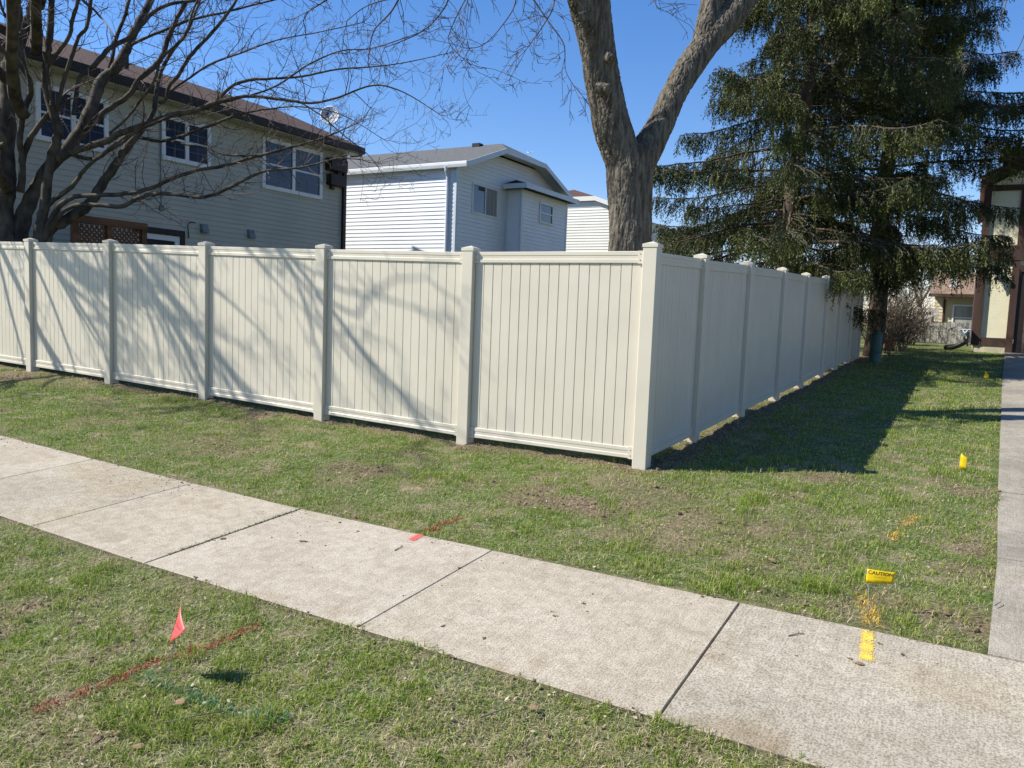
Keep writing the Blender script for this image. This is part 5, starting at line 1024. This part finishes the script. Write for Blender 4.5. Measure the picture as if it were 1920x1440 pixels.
# ------------------------------------------------------------------ soil crumbs, clods, leaves, sticks
def rocks(X, Y, Z, S, rgn):
    K = len(X); ph = (1 + 5 ** .5) / 2
    ic = np.array([(-1, ph, 0), (1, ph, 0), (-1, -ph, 0), (1, -ph, 0), (0, -1, ph), (0, 1, ph), (0, -1, -ph), (0, 1, -ph), (ph, 0, -1), (ph, 0, 1), (-ph, 0, -1), (-ph, 0, 1)]) / 1.9
    fc = np.array([(0, 11, 5), (0, 5, 1), (0, 1, 7), (0, 7, 10), (0, 10, 11), (1, 5, 9), (5, 11, 4), (11, 10, 2), (10, 7, 6), (7, 1, 8), (3, 9, 4), (3, 4, 2), (3, 2, 6), (3, 6, 8), (3, 8, 9), (4, 9, 5), (2, 4, 11), (6, 2, 10), (8, 6, 7), (9, 8, 1)])
    V = ic[None] * (1 + rgn.normal(0, .22, (K, 12, 1))) * S[:, None, None] * np.stack([rgn.uniform(.6, 1.3, K), rgn.uniform(.6, 1.3, K), rgn.uniform(.4, .8, K)], 1)[:, None, :] + np.stack([X, Y, Z + S * .25], 1)[:, None, :]
    return V[:, fc].reshape(-1, 3, 3)
rg = np.random.default_rng(8); Xs = []; Ys = []; Ss = []
X, Y, r = sample(170000, 2.3, 16, 1.3); bm = bare(X, Y); ok = allowed(X, Y, .02) & (rg.random(len(X)) < np.clip(bm - .36, 0, 1) ** 1.2 * .9); X, Y = X[ok], Y[ok]; S = rg.uniform(.003, .010, len(X)) * np.where(rg.random(len(X)) < .10, 2.2, 1)
V = rocks(X, Y, GZ(X, Y), S, rg); print('crumbs', len(X)); o = npmesh('soil_crumbs', V, 3, 'soil'); tag(o, kind='stuff')
# crumbs on the walk
N = 1500; X = rg.uniform(-7, 2.6, N); Y = SWY1 - np.abs(rg.normal(0, .22, N)); w2 = noise(X * 1.4, Y * 2, 0, 66); ok = (rg.random(N) < np.clip((w2 - .35) * 2, .05, 1) * np.where(X < -1.5, 1, .25)) & (Y > SWY0) ; X, Y = X[ok], Y[ok]
V = rocks(X, Y, T(X, Y) + .012, rg.uniform(.002, .006, len(X)), rg); o = npmesh('dirt_crumbs', V, 3, 'soil'); tag(o, kind='stuff')
clods = [(418, 1011), (402, 1014), (340, 905), (568, 1015), (574, 1016), (610, 1023), (668, 998), (672, 996), (637, 980), (655, 972), (757, 1117), (832, 1174), (862, 1065), (909, 1197), (1035, 1147), (1042, 1156), (1095, 1132), (1102, 1147), (1112, 1114), (1650, 1208), (1693, 1228), (1493, 1230)]
def clod_mesh(k):
    r_ = np.random.default_rng(k); v = rocks(np.zeros(5), np.zeros(5), np.zeros(5), np.ones(5), r_); off = r_.normal(0, .7, (5, 1, 3)); off[..., 2] = 0; v = v.reshape(5, 20, 3, 3) * r_.uniform(.4, 1, (5, 1, 1, 1)) + off[:, None]
    return v.reshape(-1, 3, 3)
proto = []
for k in range(4):
    o = npmesh('dirt_clod', clod_mesh(k), 3, 'soil'); proto.append(o.data); bpy.data.objects.remove(o)
for i, c in enumerate(clods):
    P_ = G(*c, .012); o = bpy.data.objects.new('dirt_clod', proto[i % 4]); COL.objects.link(o); o.location = (P_[0], P_[1], P_[2]); s = .006 * (1.5 if i in (0, 2, 3, 13) else 1); o.scale = (s * 1.3, s, s); o.rotation_euler = (0, 0, i * 1.3)
    tag(o, 'small brown clod of dirt lying on the pale sidewalk', 'dirt clod', 'dirt clods on the sidewalk')
def leaf_mesh(k):
    r_ = np.random.default_rng(100 + k); b = MB(); n = 8; mid = [np.array([x, 0, .12 * math.sin(x * 3) + .05]) for x in np.linspace(0, 1, n)]
    for i in range(n - 1):
        w0, w1 = [.34 * math.sin(math.pi * min(1, max(.02, q / (n - 1)))) ** .7 * (1 + r_.uniform(-.25, .25)) for q in (i, i + 1)]
        for s in (1, -1): b.quad(mid[i], mid[i + 1], mid[i + 1] + [0, s * w1, .14 * (k % 3)], mid[i] + [0, s * w0, .14 * (k % 3)])
    o = b.build('dry_leaf', 'leaf'); me = o.data; bpy.data.objects.remove(o); return me
lm_ = [leaf_mesh(k) for k in range(3)]
lv = [(1601, 1243, 1), (1595, 1238, 1), (205, 745, 0), (135, 760, 0), (140, 768, 0), (395, 790, 0), (345, 783, 0), (845, 1238, 0), (925, 995, 0), (955, 995, 0), (1400, 865, 0), (530, 1415, 0), (250, 1400, 0), (170, 1385, 0), (230, 1378, 0), (330, 1320, 0), (8, 1095, 0), (1365, 1010, 0), (1440, 1050, 0), (1475, 985, 0), (1130, 1010, 0), (990, 1330, 0), (1210, 1400, 0), (1500, 868, 0), (1635, 700, 0), (570, 1405, 0)]
for i, (px, py, on) in enumerate(lv):
    P_ = G(px, py, .012); o = bpy.data.objects.new('dry_leaf', lm_[i % 3]); COL.objects.link(o); z = P_[2] if on else GZ(P_[0], P_[1]) + .018; o.location = (P_[0], P_[1], z + .002); s = .034 if i % 3 else .044; o.scale = (s, s, s * .55); o.rotation_euler = (.1 * (i % 4), .15 * (i % 3), i * 2.1)
    tag(o, 'curled dry brown leaf lying on the pale sidewalk' if on else ('curled dry tan leaf lying in the lawn grass beyond the sidewalk' if P_[1] > -3 else 'curled dry tan leaf lying in the near parkway grass'), 'leaf', 'dry leaves on the sidewalk' if on else 'dry leaves in the lawn' if P_[1] > -3 else 'dry leaves in the parkway')
sticks = [(1478, 1192, 1508, 1188, 'short thin twig lying on the last sidewalk slab'), (740, 1032, 753, 1022, 'thin bent twig on the sidewalk below the red dash'), (358, 1160, 388, 1146, 'dark twig in the grass right of the red flag'), (900, 1345, 960, 1325, 'pale twig in the near grass below the sidewalk'), (310, 1355, 420, 1333, 'long pale twig across the green paint line'), (1865, 1135, 1876, 1128, 'small grey stick at the driveway edge')]
for k, (a, b_, c, d, lb) in enumerate(sticks):
    A_, B_ = G(a, b_, .03 if k > 1 else .016), G(c, d, .03 if k > 1 else .016); mid_ = (A_ + B_) / 2 + np.array([.01, .015, .004]); b = MB(); b.tube([A_, mid_, B_], [.003, .0025, .0015], 6); tag(b.build('twig', 'dead'), lb, 'twig')
